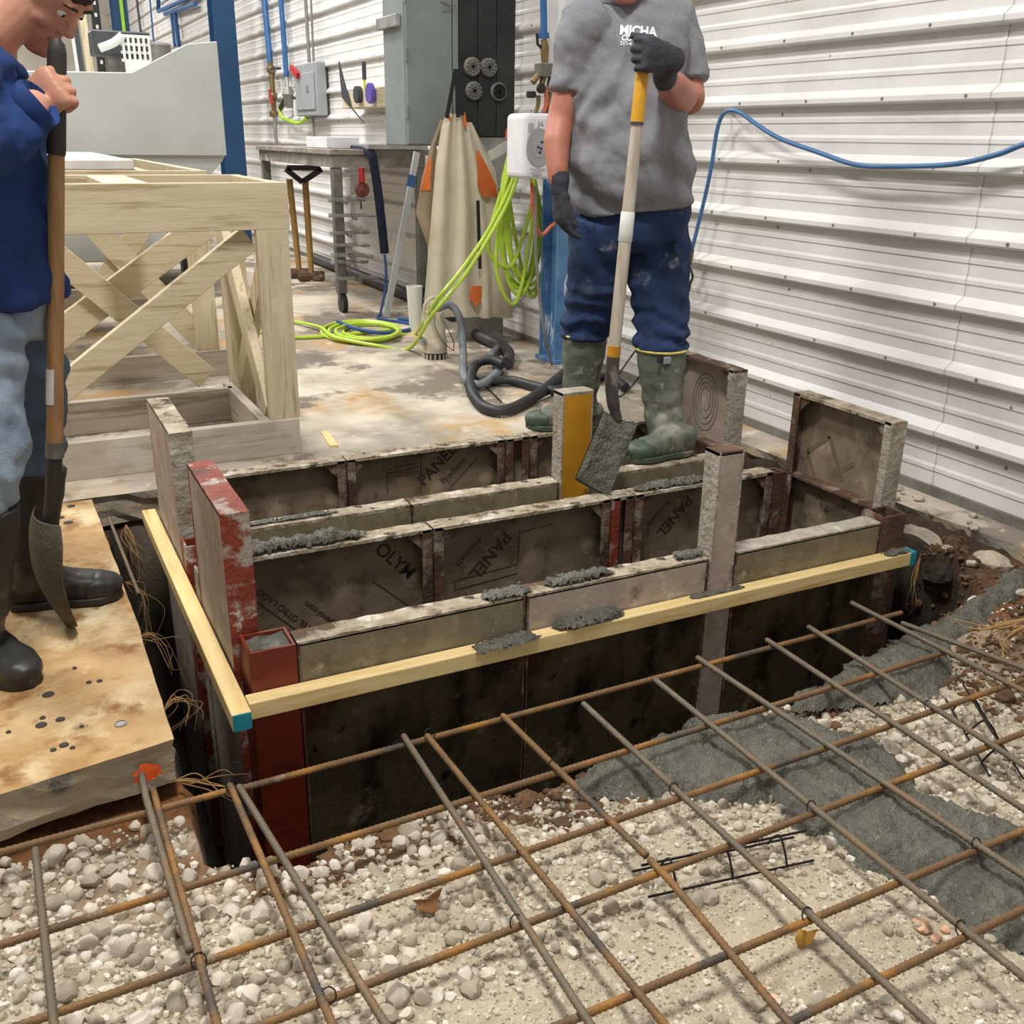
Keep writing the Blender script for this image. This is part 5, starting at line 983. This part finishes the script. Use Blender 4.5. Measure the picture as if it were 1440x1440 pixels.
def blob(name, g, m, parent, voxel=.009, smooth=6, wr=None, label=None):
    """closed shapes melted into one continuous surface; wr(co, no) -> displacement along the normal"""
    me = bpy.data.meshes.new('tmp'); me.from_pydata(g.v, [], g.f); o = bpy.data.objects.new('tmp', me); link(o)
    r = o.modifiers.new('r', 'REMESH'); r.mode = 'VOXEL'; r.voxel_size = voxel
    s = o.modifiers.new('s', 'SMOOTH'); s.factor = .5; s.iterations = smooth
    dg = bpy.context.evaluated_depsgraph_get(); dg.update(); out = bpy.data.meshes.new_from_object(o.evaluated_get(dg)); bpy.data.objects.remove(o)
    b = base_of(parent)
    n = len(out.vertices); co = np.empty(n*3); no = np.empty(n*3); out.vertices.foreach_get('co', co); out.vertices.foreach_get('normal', no); co = co.reshape(-1, 3); no = no.reshape(-1, 3)
    if wr:
        d = np.array([wr(Vector(c), Vector(q)) for c, q in zip(co, no)]); co = co+no*d[:, None]
    world = co.copy(); co = co-np.array(b); out.vertices.foreach_set('co', co.ravel()); out.polygons.foreach_set('use_smooth', [True]*len(out.polygons)); out.materials.clear(); out.materials.append(MATS[m]); out.update()
    ob = link(bpy.data.objects.new(name, out)); ob.parent = parent
    if label: ob['label'] = label
    return ob
def limb(g, secs, side, n=16): return g.loft([(c, r if not isinstance(r, tuple) else r[0], r if not isinstance(r, tuple) else r[1]) for c, r in secs], side, n)
def hand(g, wrist, d, n, side, curls, s=1.0, thumb=(.55, .5, .35), tc=.5):
    d, n, side = Vector(d).normalized(), Vector(n).normalized(), Vector(side).normalized()
    K = wrist+d*.088*s
    g.loft([(wrist-d*.02*s, .027*s, .021*s), (wrist+d*.015*s, .031*s, .020*s), (wrist+d*.05*s, .041*s, .0175*s), (wrist+d*.08*s, .043*s, .0155*s), (wrist+d*.094*s, .038*s, .011*s)], side, 18, 2.4)
    for k, (o_, L, r) in enumerate(((.0335, .070, .0092), (.0115, .079, .0094), (-.0110, .073, .0090), (-.0325, .056, .0084))):
        q = K+side*(o_*s)-d*.012*s; a = 0; pts = [q-d*.01*s, q]; rr = [r*s, r*1.03*s]
        for seg, fr in enumerate((.44, .31, .25)):
            a += curls[k][seg] if isinstance(curls[0], (tuple, list)) else curls[seg]
            q = q+(d*math.cos(a)+n*math.sin(a))*(L*fr*s*1.2); pts.append(q); rr.append(r*s*(1.0, .92, .72)[seg])
        pp = spline(pts, 3); R2 = [rr[min(i//3, len(rr)-1)] for i in range(len(pp))]; g.tube(pp, R2, 10)
    tb = wrist+d*.024*s+side*.026*s+n*.006*s; td = (d*thumb[0]+side*thumb[1]+n*thumb[2]).normalized(); t2 = (td*(1-tc)+(n*.7+d*.4)*tc).normalized()
    g.tube(spline([tb-td*.012*s, tb, tb+td*.038*s, tb+td*.038*s+t2*.03*s, tb+td*.038*s+t2*.052*s], 3), [.015*s]*4+[.0125*s]*3+[.0108*s]*3+[.0095*s]*2+[.0075*s], 10)
def head(g, c, f, u, s=1.0):
    """skull, jaw, nose, lips and ears as closed shapes; returns frame"""
    f, u = Vector(f).normalized(), Vector(u).normalized(); u = (u-f*u.dot(f)).normalized(); sd = f.cross(u).normalized()
    lv = [(-.118, .088, -.045, .026), (-.108, .097, -.005, .040), (-.085, .094, .035, .054), (-.055, .093, .066, .061), (-.02, .09, .085, .066), (.02, .086, .097, .072), (.05, .092, .102, .074), (.08, .085, .1, .071), (.105, .06, .08, .056), (.12, .03, .045, .035), (.126, .008, .02, .012)]
    rings = []
    for h, fr, bk, hw in lv:
        rg = []
        for j in range(24):
            a = 2*PI*j/24; cs, sn = math.cos(a), math.sin(a); mid = (fr-bk)/2; ext = (fr+bk)/2
            rg.append(c+u*(h*s)+f*((mid+ext*cs)*s)+sd*(hw*math.copysign(abs(sn)**.85, sn)*s))
        rings.append(rg)
    g.rings(rings)
    P = lambda a, b, d=0: c+f*(a*s)+u*(b*s)+sd*(d*s)
    g.tube([P(.085, .035), P(.098, .01), P(.110, -.014), P(.106, -.022)], [.010*s, .010*s, .0125*s, .007*s], 10)
    for q in (-1, 1):
        g.ball(P(.100, -.018, .010*q), .0085*s, 6); g.ball(P(.080, .048, .03*q), .017*s, 6, (1, 1, .7)); g.ball(P(.062, -.018, .043*q), .022*s, 6)
        g.ball(P(-.01, .0, .071*q), .016*s, 8, (1, 1, 1.9)); g.ball(P(.074, .022, .031*q), .0125*s, 8)
    g.ball(P(.094, -.046), .010*s, 8, (1.3, 1.3, .62)); g.ball(P(.091, -.060), .011*s, 8, (1.2, 1.2, .7)); g.ball(P(.090, -.095), .018*s, 8)
    return P, f, u, sd
def face_bits(P, par, s, skin, browm):
    g = MB(); pts = [P(.1015, -.0535, d) - 0*P(0, 0) for d in (-.022, -.011, 0, .011, .022)]
    pts = [P(.1015-.010*(abs(d)/.022)**2, -.0535, d) for d in (-.022, -.011, 0, .011, .022)]
    obj('mouth', MB().tube(pts, [.002*s, .0045*s, .005*s, .0045*s, .002*s], 8), 'lip', par, smooth=True)
    for q in (-1, 1):
        e = obj('eye', MB().ball(P(.0765, .022, .031*q), .0115*s, 10), mat('eye_white', 'd8d2ca', rough=.3) if 'eye_white' not in MATS else 'eye_white', par, smooth=True); obj('iris', MB().ball(P(.0845, .021, .031*q), .0055*s, 8), 'hair_dark', e, smooth=True)
        obj('eyebrow', MB().tube([P(.093, .047, .012*q), P(.094, .053, .030*q), P(.080, .048, .050*q)], [.003*s, .004*s, .002*s], 6), browm, par, smooth=True)
def hair_cap(P, par, s, m, low=.02):
    g = MB(); r = random.Random(5); rings = []
    for k in range(10):
        th = k/9*1.75; row = []
        for j in range(28):
            a = 2*PI*j/28; fa = math.cos(a); lim = th*(.72 if fa > .5 else (.72+(0.5-fa)*.25))
            rad = math.sin(lim); row.append(P(-.006+(.108*fa*rad)*(1.0), .03+.107*math.cos(lim)+.004*math.sin(j*7+k*3), .083*math.sin(a)*rad))
        rings.append(row)
    g.rings(rings[::-1]); return blob('hair', g, m, par, .007*s, 3, lambda c, n: .004*fbm(c.x*60, c.y*60, c.z*20))
def boot(par, top, ank, heel, toe, z0, hw, m, mtoe, rim, name='boot'):
    """rubber boot: shaft, foot, sole"""
    g = MB(); heel, toe = Vector(heel), Vector(toe); fd = (toe-heel); fd.z = 0; L = fd.length; fd.normalize(); sd = Vector((-fd.y, fd.x, 0)); top, ank = Vector(top), Vector(ank)
    shaft = [(top, hw*1.02), (top.lerp(ank, .3), hw*.98), (top.lerp(ank, .65), hw*.86), (ank, (hw*.72, hw*.80)), (ank+(heel+fd*.075-ank)*.55, (hw*.70, hw*.85))]; q = heel+fd*.07; q.z = z0+.045; shaft.append((q, (.042, .060)))
    g.loft([(c, (r if not isinstance(r, tuple) else r[0]), (r if not isinstance(r, tuple) else r[1])) for c, r in shaft], sd, 22)
    F = lambda a, h: Vector((heel.x+fd.x*a*L, heel.y+fd.y*a*L, z0+h))
    g.loft([(F(.0, .05), .022, .035), (F(.05, .052), .037, .05), (F(.25, .058), .041, .056), (F(.45, .052), .042, .050), (F(.62, .043), .049, .041), (F(.8, .037), .051, .035), (F(.93, .031), .042, .029), (F(1.0, .026), .022, .020)], sd, 20, 2.5)
    bt = blob(name, g, m, par, .006, 5, lambda c, n: .003*fbm(c.x*14, c.y*14, c.z*26)+.0025*math.sin(c.z*90+3*fbm(c.x*9, c.y*9, 2))*max(0, 1-abs(c.z-z0-.16)/.09))
    out = []
    for k in range(28):
        a = 2*PI*k/28; u = .5-.5*math.cos(a); wd = .0; 
        ww = np.interp(u, [0, .06, .25, .45, .65, .82, .95, 1], [.0, .038, .043, .041, .052, .053, .034, .0]); out.append(F(.0+u*1.015, 0)+sd*(ww*(1 if a < PI else -1)))
    obj('sole', MB().prism(out, (0, 0, .02)), mtoe, bt, bevel=.003)
    g2 = MB().loft([(F(.70, .036), .0535, .037), (F(.82, .0365), .0535, .0365), (F(.94, .031), .044, .031), (F(1.012, .026), .022, .021)], sd, 20, 2.5); blob('toe_cap', g2, mtoe, bt, .006, 2)
    if rim:
        pts = [top+(sd*math.cos(2*PI*k/28)+fd*math.sin(2*PI*k/28))*(hw*1.05) for k in range(28)]; obj('rim_band', MB().tube(pts, .005, 8, closed=True), rim, bt, smooth=True)
    return bt
def wr_cloth(a, fx, fz, seed=0): return lambda c, n: a*(fbm(c.x*fx+seed, c.y*fx, c.z*fz) + .45*fbm(c.x*fx*2.2, c.y*fx*2.2+seed, c.z*fz*2.2))
# ---------------------------------------------------------------- the man with the grey shirt
c20, s20 = math.cos(.30), math.sin(.30); FW = (TOCAM*c20-RIGHT*s20).normalized(); LT = (RIGHT*c20+TOCAM*s20).normalized()
man = thing('person', 'man in grey t-shirt, jeans and rubber boots leaning a hand on square shovel', 'person', (1.95, 3.0, .1))
J = OY; yb = 3.0
shirt_secs = [(J(888, 292, yb), .205, .135, .165), (J(886, 262, yb), .213, .14, .178), (J(882, 215, yb), .213, .14, .19), (J(877, 160, yb+.01), .203, .14, .17), (J(875, 105, yb+.02), .20, .13, .145), (J(880, 62, yb+.02), .205, .12, .125), (J(883, 32, yb+.02), .20, .11, .105), (J(882, 10, yb+.02), .15, .09, .085), (J(880, -4, yb+.02), .085, .072, .07)]
shL, shR = [(J(918, 22, yb+.01), .075), (J(945, 34, yb+.01), .088), (J(957, 66, yb-.0), .082), (J(962, 96, yb-.02), .079), (J(963, 116, yb-.03), .078)], [(J(845, 22, yb+.03), .075), (J(822, 34, yb+.04), .085), (J(812, 68, yb+.05), .078), (J(806, 105, yb+.06), .073), (J(803, 130, yb+.06), .070)]
WRL = J(931, 104, 2.70)
armL = [(J(950, 60, yb), .062), (J(963, 105, yb-.02), .058), (J(968, 142, yb-.06), .058), (J(958, 137, yb-.13), .057), (J(944, 120, yb-.22), .047), (WRL, (.032, .028))]
armR = [(J(815, 60, yb+.05), .058), (J(802, 120, yb+.06), .052), (J(788, 170, yb+.06), .046), (J(783, 200, yb+.03), .045), (J(784, 240, yb), .036), (J(786, 262, yb-.01), .030)]
hc = J(884, -70, yb-.04)
g = MB(); P_, f_, u_, s_ = head(g, hc, (FW*.9+Vector((0, 0, -.42))), (FW*.35+Vector((0, 0, 1))), 1.1); g.loft([(J(880, 20, yb+.03), .07, .065), (J(881, -10, yb+.02), .062, .06), (hc+Vector((0, 0, -.04))-FW*.01, .058, .058)], LT, 18)
g.loft([(c, a*.86, b*.82, d*.82) for c, a, b, d in shirt_secs[1:-1]], LT, 24); g.loft([(J(888, 345, yb), .15, .11), (J(888, 318, yb), .185, .13), (J(888, 285, yb), .19, .135)], LT, 20)
for A_ in (armL, armR): limb(g, A_, FW)
LL = [(J(846, 312, 3.05), .098), (J(838, 360, 3.07), .09), (J(834, 400, 3.09), .08), (J(826, 440, 3.13), .068), (J(822, 480, 3.15), .058), (J(818, 540, 3.16), .045)]; LR = [(J(926, 312, 2.98), .10), (J(927, 360, 2.96), .092), (J(927, 405, 2.93), .082), (J(929, 450, 2.89), .07), (J(930, 500, 2.86), .058), (J(930, 565, 2.84), .045)]
for A_ in (LL, LR): limb(g, A_, LT)
for wq, dd_, nq in ((J(786, 262, yb-.01), None, None),): pass
body = blob('body', g, 'skin', man, .009, 6)
face_bits(P_, body, 1.1, 'skin', 'hair_dark'); hair_cap(P_, man, 1.1, 'hair_dark')
# shirt
g = MB(); g.loft(shirt_secs, LT, 30, 2.15); limb(g, shL, FW, 20); limb(g, shR, FW, 20)
def wsh(c, n):
    up_ = 1-abs(n.z)*.5; low = max(0, min(1, (1.38-c.z)/.35)); dr = c.dot(RIGHT); k = 3*fbm(c.x*3.5, c.y*3.5, c.z*2.5)
    d = .007*fbm(c.x*5+c.z*4, c.y*5, c.z*7)+.005*fbm(c.x*13+c.z*8, c.y*13, c.z*9+4)
    d += .006*low*math.sin(c.z*44+dr*20+k) + .005*math.sin(dr*60-c.z*30+2*k)*max(0, 1-abs(c.z-1.25)/.25)
    return d*up_*1.5
shirt = blob('t_shirt', g, 'shirt_grey', man, .008, 5, wsh)
pts = [J(880, 1, yb+.02)+(LT*math.cos(2*PI*k/24)*.078+FW*math.sin(2*PI*k/24)*.072)+Vector((0, 0, -.012*math.sin(2*PI*k/24))) for k in range(24)]; obj('collar', MB().tube(pts, .011, 8, closed=True), 'shirt_rib', shirt, smooth=True)
# chest print, wrapped onto the shirt
bv = BVHTree.FromPolygons([tuple(v.co+base_of(man)) for v in shirt.data.vertices], [tuple(p.vertices) for p in shirt.data.polygons])
def chest(body_, size, px, py, bold):
    o_ = OY(px, py, 2.85); n_ = TOCAM; xd = (RIGHT*.985+Vector((0, 0, -.04))).normalized(); lt = lettering(body_, size, o_, xd, Vector((0.02, 0, 1)), 'print_white', shirt, bold=bold, extrude=0)
    b = base_of(shirt)
    for v in lt.data.vertices:
        q = v.co+b; d = (q-CAM).normalized(); h = bv.ray_cast(CAM, d)
        if h[0] is not None: v.co = h[0]-d*.003-b
    return lt
chest('MICHA', .036, 871, 48, .0015); chest('CO', .021, 874, 56.5, .0008); chest('217-4', .015, 872, 63, .0004)
# jeans
g = MB(); g.loft([(J(888, 352, yb), .12, .10), (J(888, 335, yb), .185, .135), (J(888, 312, yb), .203, .145), (J(888, 284, yb), .197, .14)], LT, 26)
limb(g, [(J(850, 305, 3.03), .112), (J(842, 350, 3.06), .110), (J(839, 395, 3.09), .104), (J(832, 425, 3.12), .094), (J(826, 450, 3.14), .090), (J(824, 462, 3.15), .093), (J(823, 474, 3.15), .086)], LT, 22); limb(g, [(J(922, 305, 2.98), .114), (J(926, 350, 2.97), .113), (J(927, 400, 2.94), .105), (J(929, 440, 2.91), .096), (J(930, 465, 2.89), .094), (J(930, 482, 2.87), .096), (J(930, 494, 2.865), .088)], LT, 22)
def wj(c, n):
    k = max(0, min(1, (.72-c.z)/.2)); return .006*fbm(c.x*7, c.y*7, c.z*9+2) + k*.009*math.sin(c.z*95+5*fbm(c.x*6, c.y*6, c.z*5))+(1-k)*.004*math.sin(c.z*30+c.dot(RIGHT)*45+4*fbm(c.x*3, c.y*3, c.z*3))
jeans = blob('jeans', g, 'denim', man, .008, 4, wj)
obj('belt_loop', MB().box(tuple(J(950, 345, 2.84)-Vector((.004, .004, .02))), tuple(J(950, 345, 2.84)+Vector((.004, .004, .02)))), 'denim', jeans)
# boots
bt = boot(man, J(823, 470, 3.155), J(815, 560, 3.17), (1.985, 3.145, .1), OZ(740, 603, .1), .105, .082, 'boot_green', 'boot_toe', 'boot_yellow')
hR, tR = OZ(972, 637, .104), OZ(884, 650, .104); bt = boot(man, J(930, 490, 2.865), J(932, 580, 2.83), hR, tR, .106, .086, 'boot_green', 'boot_toe', 'boot_yellow')
q = J(928, 508, 2.77); obj('strap', MB().bar(J(925, 506, 2.775), J(967, 503, 2.83), .006, .022), 'boot_black', bt); obj('buckle', MB().box(tuple(J(938, 507, 2.778)-Vector((.014, .006, .012))), tuple(J(938, 507, 2.778)+Vector((.014, .006, .012)))), 'dial_grey', bt, bevel=.002)
# gloves
ax = (sa-sb).normalized(); S0 = sa.lerp(sb, (76-54)/452.); d0 = (TOCAM*.62-RIGHT*.72); d0 = (d0-ax*d0.dot(ax)).normalized(); n0 = d0.cross(ax).normalized(); n0 = n0 if n0.dot(RIGHT) < 0 else -n0
w0 = S0-d0*.070-n0*.035
g = MB(); hand(g, w0, d0, n0, ax, (1.15, 1.35, .9), 1.12, (.5, .35, .75), .6); g.loft([(w0+d0*.01, .036, .026), (w0-d0*.02, .038, .032), (w0.lerp(WRL, .7), .040, .036), (WRL+(armL[4][0]-WRL)*.35, .041, .037)], ax, 18)
blob('glove', g, 'glove', man, .0042, 3, wr_cloth(.0015, 40, 60))
w1 = J(787, 262, yb-.01); d1 = Vector((.06, -.02, -1)); n1 = (RIGHT*.75-TOCAM*.3); g = MB(); n1 = (n1-d1.normalized()*n1.dot(d1.normalized())).normalized(); sd1 = d1.cross(n1).normalized(); sd1 = sd1 if sd1.dot(TOCAM) > 0 else -sd1
hand(g, w1+Vector((0, 0, -.01)), d1, n1, sd1, ((.35, .45, .3), (.4, .5, .3), (.45, .55, .35), (.5, .6, .4)), 1.12, (.95, .18, .25), .12); g.loft([(w1+Vector((0, 0, -.02)), .038, .026), (w1+Vector((-.001, 0, .012)), .037, .031), (J(785, 246, yb), .039, .036)], sd1, 18)
blob('glove', g, 'glove', man, .0042, 3, wr_cloth(.0015, 40, 60))
# ---------------------------------------------------------------- the young man at the left
FW2 = (RIGHT*.96+TOCAM*.28).normalized(); LT2 = Vector((FW2.y, -FW2.x, 0)).normalized()   # his right-hand side, towards the camera
yl = 2.44; boy = thing('person', 'young man in blue sweatshirt, jeans and black boots gripping round shovel', 'person', (-.05, 2.4, 0))
sw = [(J(-12, 422, yl), .172, .135, .135), (J(-18, 360, yl), .165, .13, .14), (J(-28, 290, yl), .165, .13, .14), (J(-38, 210, yl), .17, .125, .135), (J(-42, 150, yl), .185, .115, .125), (J(-38, 105, yl), .19, .10, .105), (J(-28, 75, yl), .15, .085, .085), (J(-16, 58, yl), .085, .07, .07)]
hc2 = J(63, -14, yl)
g = MB(); P2, f2, u2, s2 = head(g, hc2, (FW2*.58+Vector((0, 0, -.82))), (FW2*.82+Vector((0, 0, .58))), .86); g.loft([(J(-24, 85, yl), .07, .065), (J(-16, 45, yl-.02), .058, .056), (J(20, 8, yl), .056, .056), (hc2-FW2*.02, .05, .05)], LT2, 18)
g.loft([(c, a*.84, b*.82, d*.82) for c, a, b, d in sw[1:-1]], LT2, 22); g.loft([(J(0, 470, yl), .10, .08), (J(-6, 430, yl), .11, .09), (J(-12, 395, yl), .11, .09)], LT2, 20)
WR2 = J(50, 146, 2.30)
aR = [(J(-44, 100, yl-.14), .055), (J(-50, 160, yl-.18), .05), (J(-36, 212, yl-.20), .044), (J(-10, 198, yl-.18), .042), (J(25, 168, yl-.155), .035), (WR2, (.029, .026))]; aL = [(J(-30, 100, yl+.15), .052), (J(0, 170, yl+.18), .048), (J(22, 235, yl+.18), .042), (J(36, 285, yl+.14), .036), (J(42, 315, yl+.12), .03)]
limb(g, aR, FW2); limb(g, aL, LT2)
kR = [(J(-30, 450, 2.38), .075), (J(-27, 520, 2.34), .075), (J(-25, 580, 2.31), .065), (J(-28, 650, 2.28), .055), (J(-32, 760, 2.27), .05), (J(-32, 850, 2.27), .042)]; kL = [(J(14, 450, 2.53), .075), (J(36, 520, 2.56), .075), (J(44, 580, 2.58), .07), (J(44, 640, 2.60), .058), (J(44, 720, 2.61), .048), (J(44, 780, 2.61), .042)]
limb(g, kR, LT2); limb(g, kL, LT2)
# his right hand closes round the grip, back of the hand to the camera
axs = (A-B).normalized(); Sg = A.lerp(B, (124-54)/568.); dg_ = (RIGHT*.80+TOCAM*.10+axs*.56).normalized(); axs = (axs-dg_*axs.dot(dg_)).normalized(); ng = dg_.cross(axs).normalized(); ng = ng if ng.dot(TOCAM) < 0 else -ng
wg = Sg-dg_*.064-ng*.034; hand(g, wg, dg_, ng, axs, (1.15, 1.4, .9), 1.04, (.5, .35, .75), .6); g.loft([(WR2+(aR[4][0]-WR2)*.3, .029, .028), (WR2, .028, .027), (wg, .029, .022)], axs, 16)
hand(g, J(42, 316, yl+.12), (RIGHT*.1+Vector((0, 0, -1))), FW2*-1, LT2, (.4, .5, .3), 1.0, (.75, .35, .3), .2)
body2 = blob('body', g, 'skin_pale', boy, .0046, 3)
face_bits(P2, body2, .86, 'skin_pale', 'hair_dark'); hair_cap(P2, boy, .86, 'hair_dark')
g = MB(); g.loft(sw, LT2, 28, 2.1); limb(g, [(c, r*1.0) for c, r in ((J(-36, 98, yl-.10), .08), (J(-46, 130, yl-.16), .084), (J(-48, 175, yl-.19), .076), (J(-34, 208, yl-.20), .068), (J(-6, 196, yl-.18), .062), (J(22, 172, yl-.155), .056), (J(38, 158, 2.30), .050))], FW2, 18); limb(g, [(J(-30, 100, yl+.12), .075), (J(-2, 170, yl+.16), .065), (J(20, 235, yl+.17), .056), (J(33, 282, yl+.14), .046)], LT2, 18)
sweat = blob('sweatshirt', g, 'sweat_blue', boy, .0075, 4, lambda c, n: .011*fbm(c.x*8+c.z*5, c.y*8, c.z*10)+.007*fbm(c.x*18, c.y*18, c.z*14)+.006*math.sin(c.z*34+c.x*22+4*fbm(c.x*4, c.y*4, c.z*4)))
cf = J(47, 149, 2.306); obj('cuff', MB().tube([J(20, 170, 2.32), J(34, 160, 2.30), J(48, 149, 2.285), J(54, 144, 2.278), J(54.5, 143.6, 2.278)], [.052, .052, .050, .049, .038], 20), 'sweat_blue', sweat, smooth=True)
g = MB(); g.loft([(J(2, 475, yl), .10, .085), (J(-4, 440, yl), .14, .108), (J(-10, 405, yl), .14, .108)], LT2, 24)
limb(g, [(J(-28, 440, 2.38), .095), (J(-27, 520, 2.345), .086), (J(-22, 580, 2.315), .083), (J(-20, 640, 2.29), .080), (J(-25, 690, 2.28), .074), (J(-28, 712, 2.275), .070)], LT2, 20)
jn = blob('jeans', g, 'denim_light', boy, .0075, 4, lambda c, n: .008*fbm(c.x*8, c.y*8, c.z*9)+.006*math.sin(c.z*60+c.x*30+5*fbm(c.x*5, c.y*5, c.z*5)))
g = MB(); limb(g, [(J(14, 445, 2.53), .095), (J(34, 520, 2.56), .092), (J(40, 580, 2.58), .086), (J(42, 630, 2.60), .08), (J(42, 662, 2.605), .07)], LT2, 20)
blob('jeans_leg', g, 'denim_mid', boy, .0075, 4, lambda c, n: .007*fbm(c.x*8, c.y*8, c.z*9)+.006*math.sin(c.z*60+c.x*30+5*fbm(c.x*5, c.y*5, c.z*5)))
boot(boy, J(-32, 708, 2.28), J(-30, 850, 2.29), OZ(-70, 905, 0), OZ(46, 968, 0), .003, .082, 'boot_black', 'boot_black', None)
boot(boy, J(44, 655, 2.60), J(42, 770, 2.61), OZ(10, 856, 0), OZ(172, 838, 0), .003, .078, 'boot_black', 'boot_black', None)
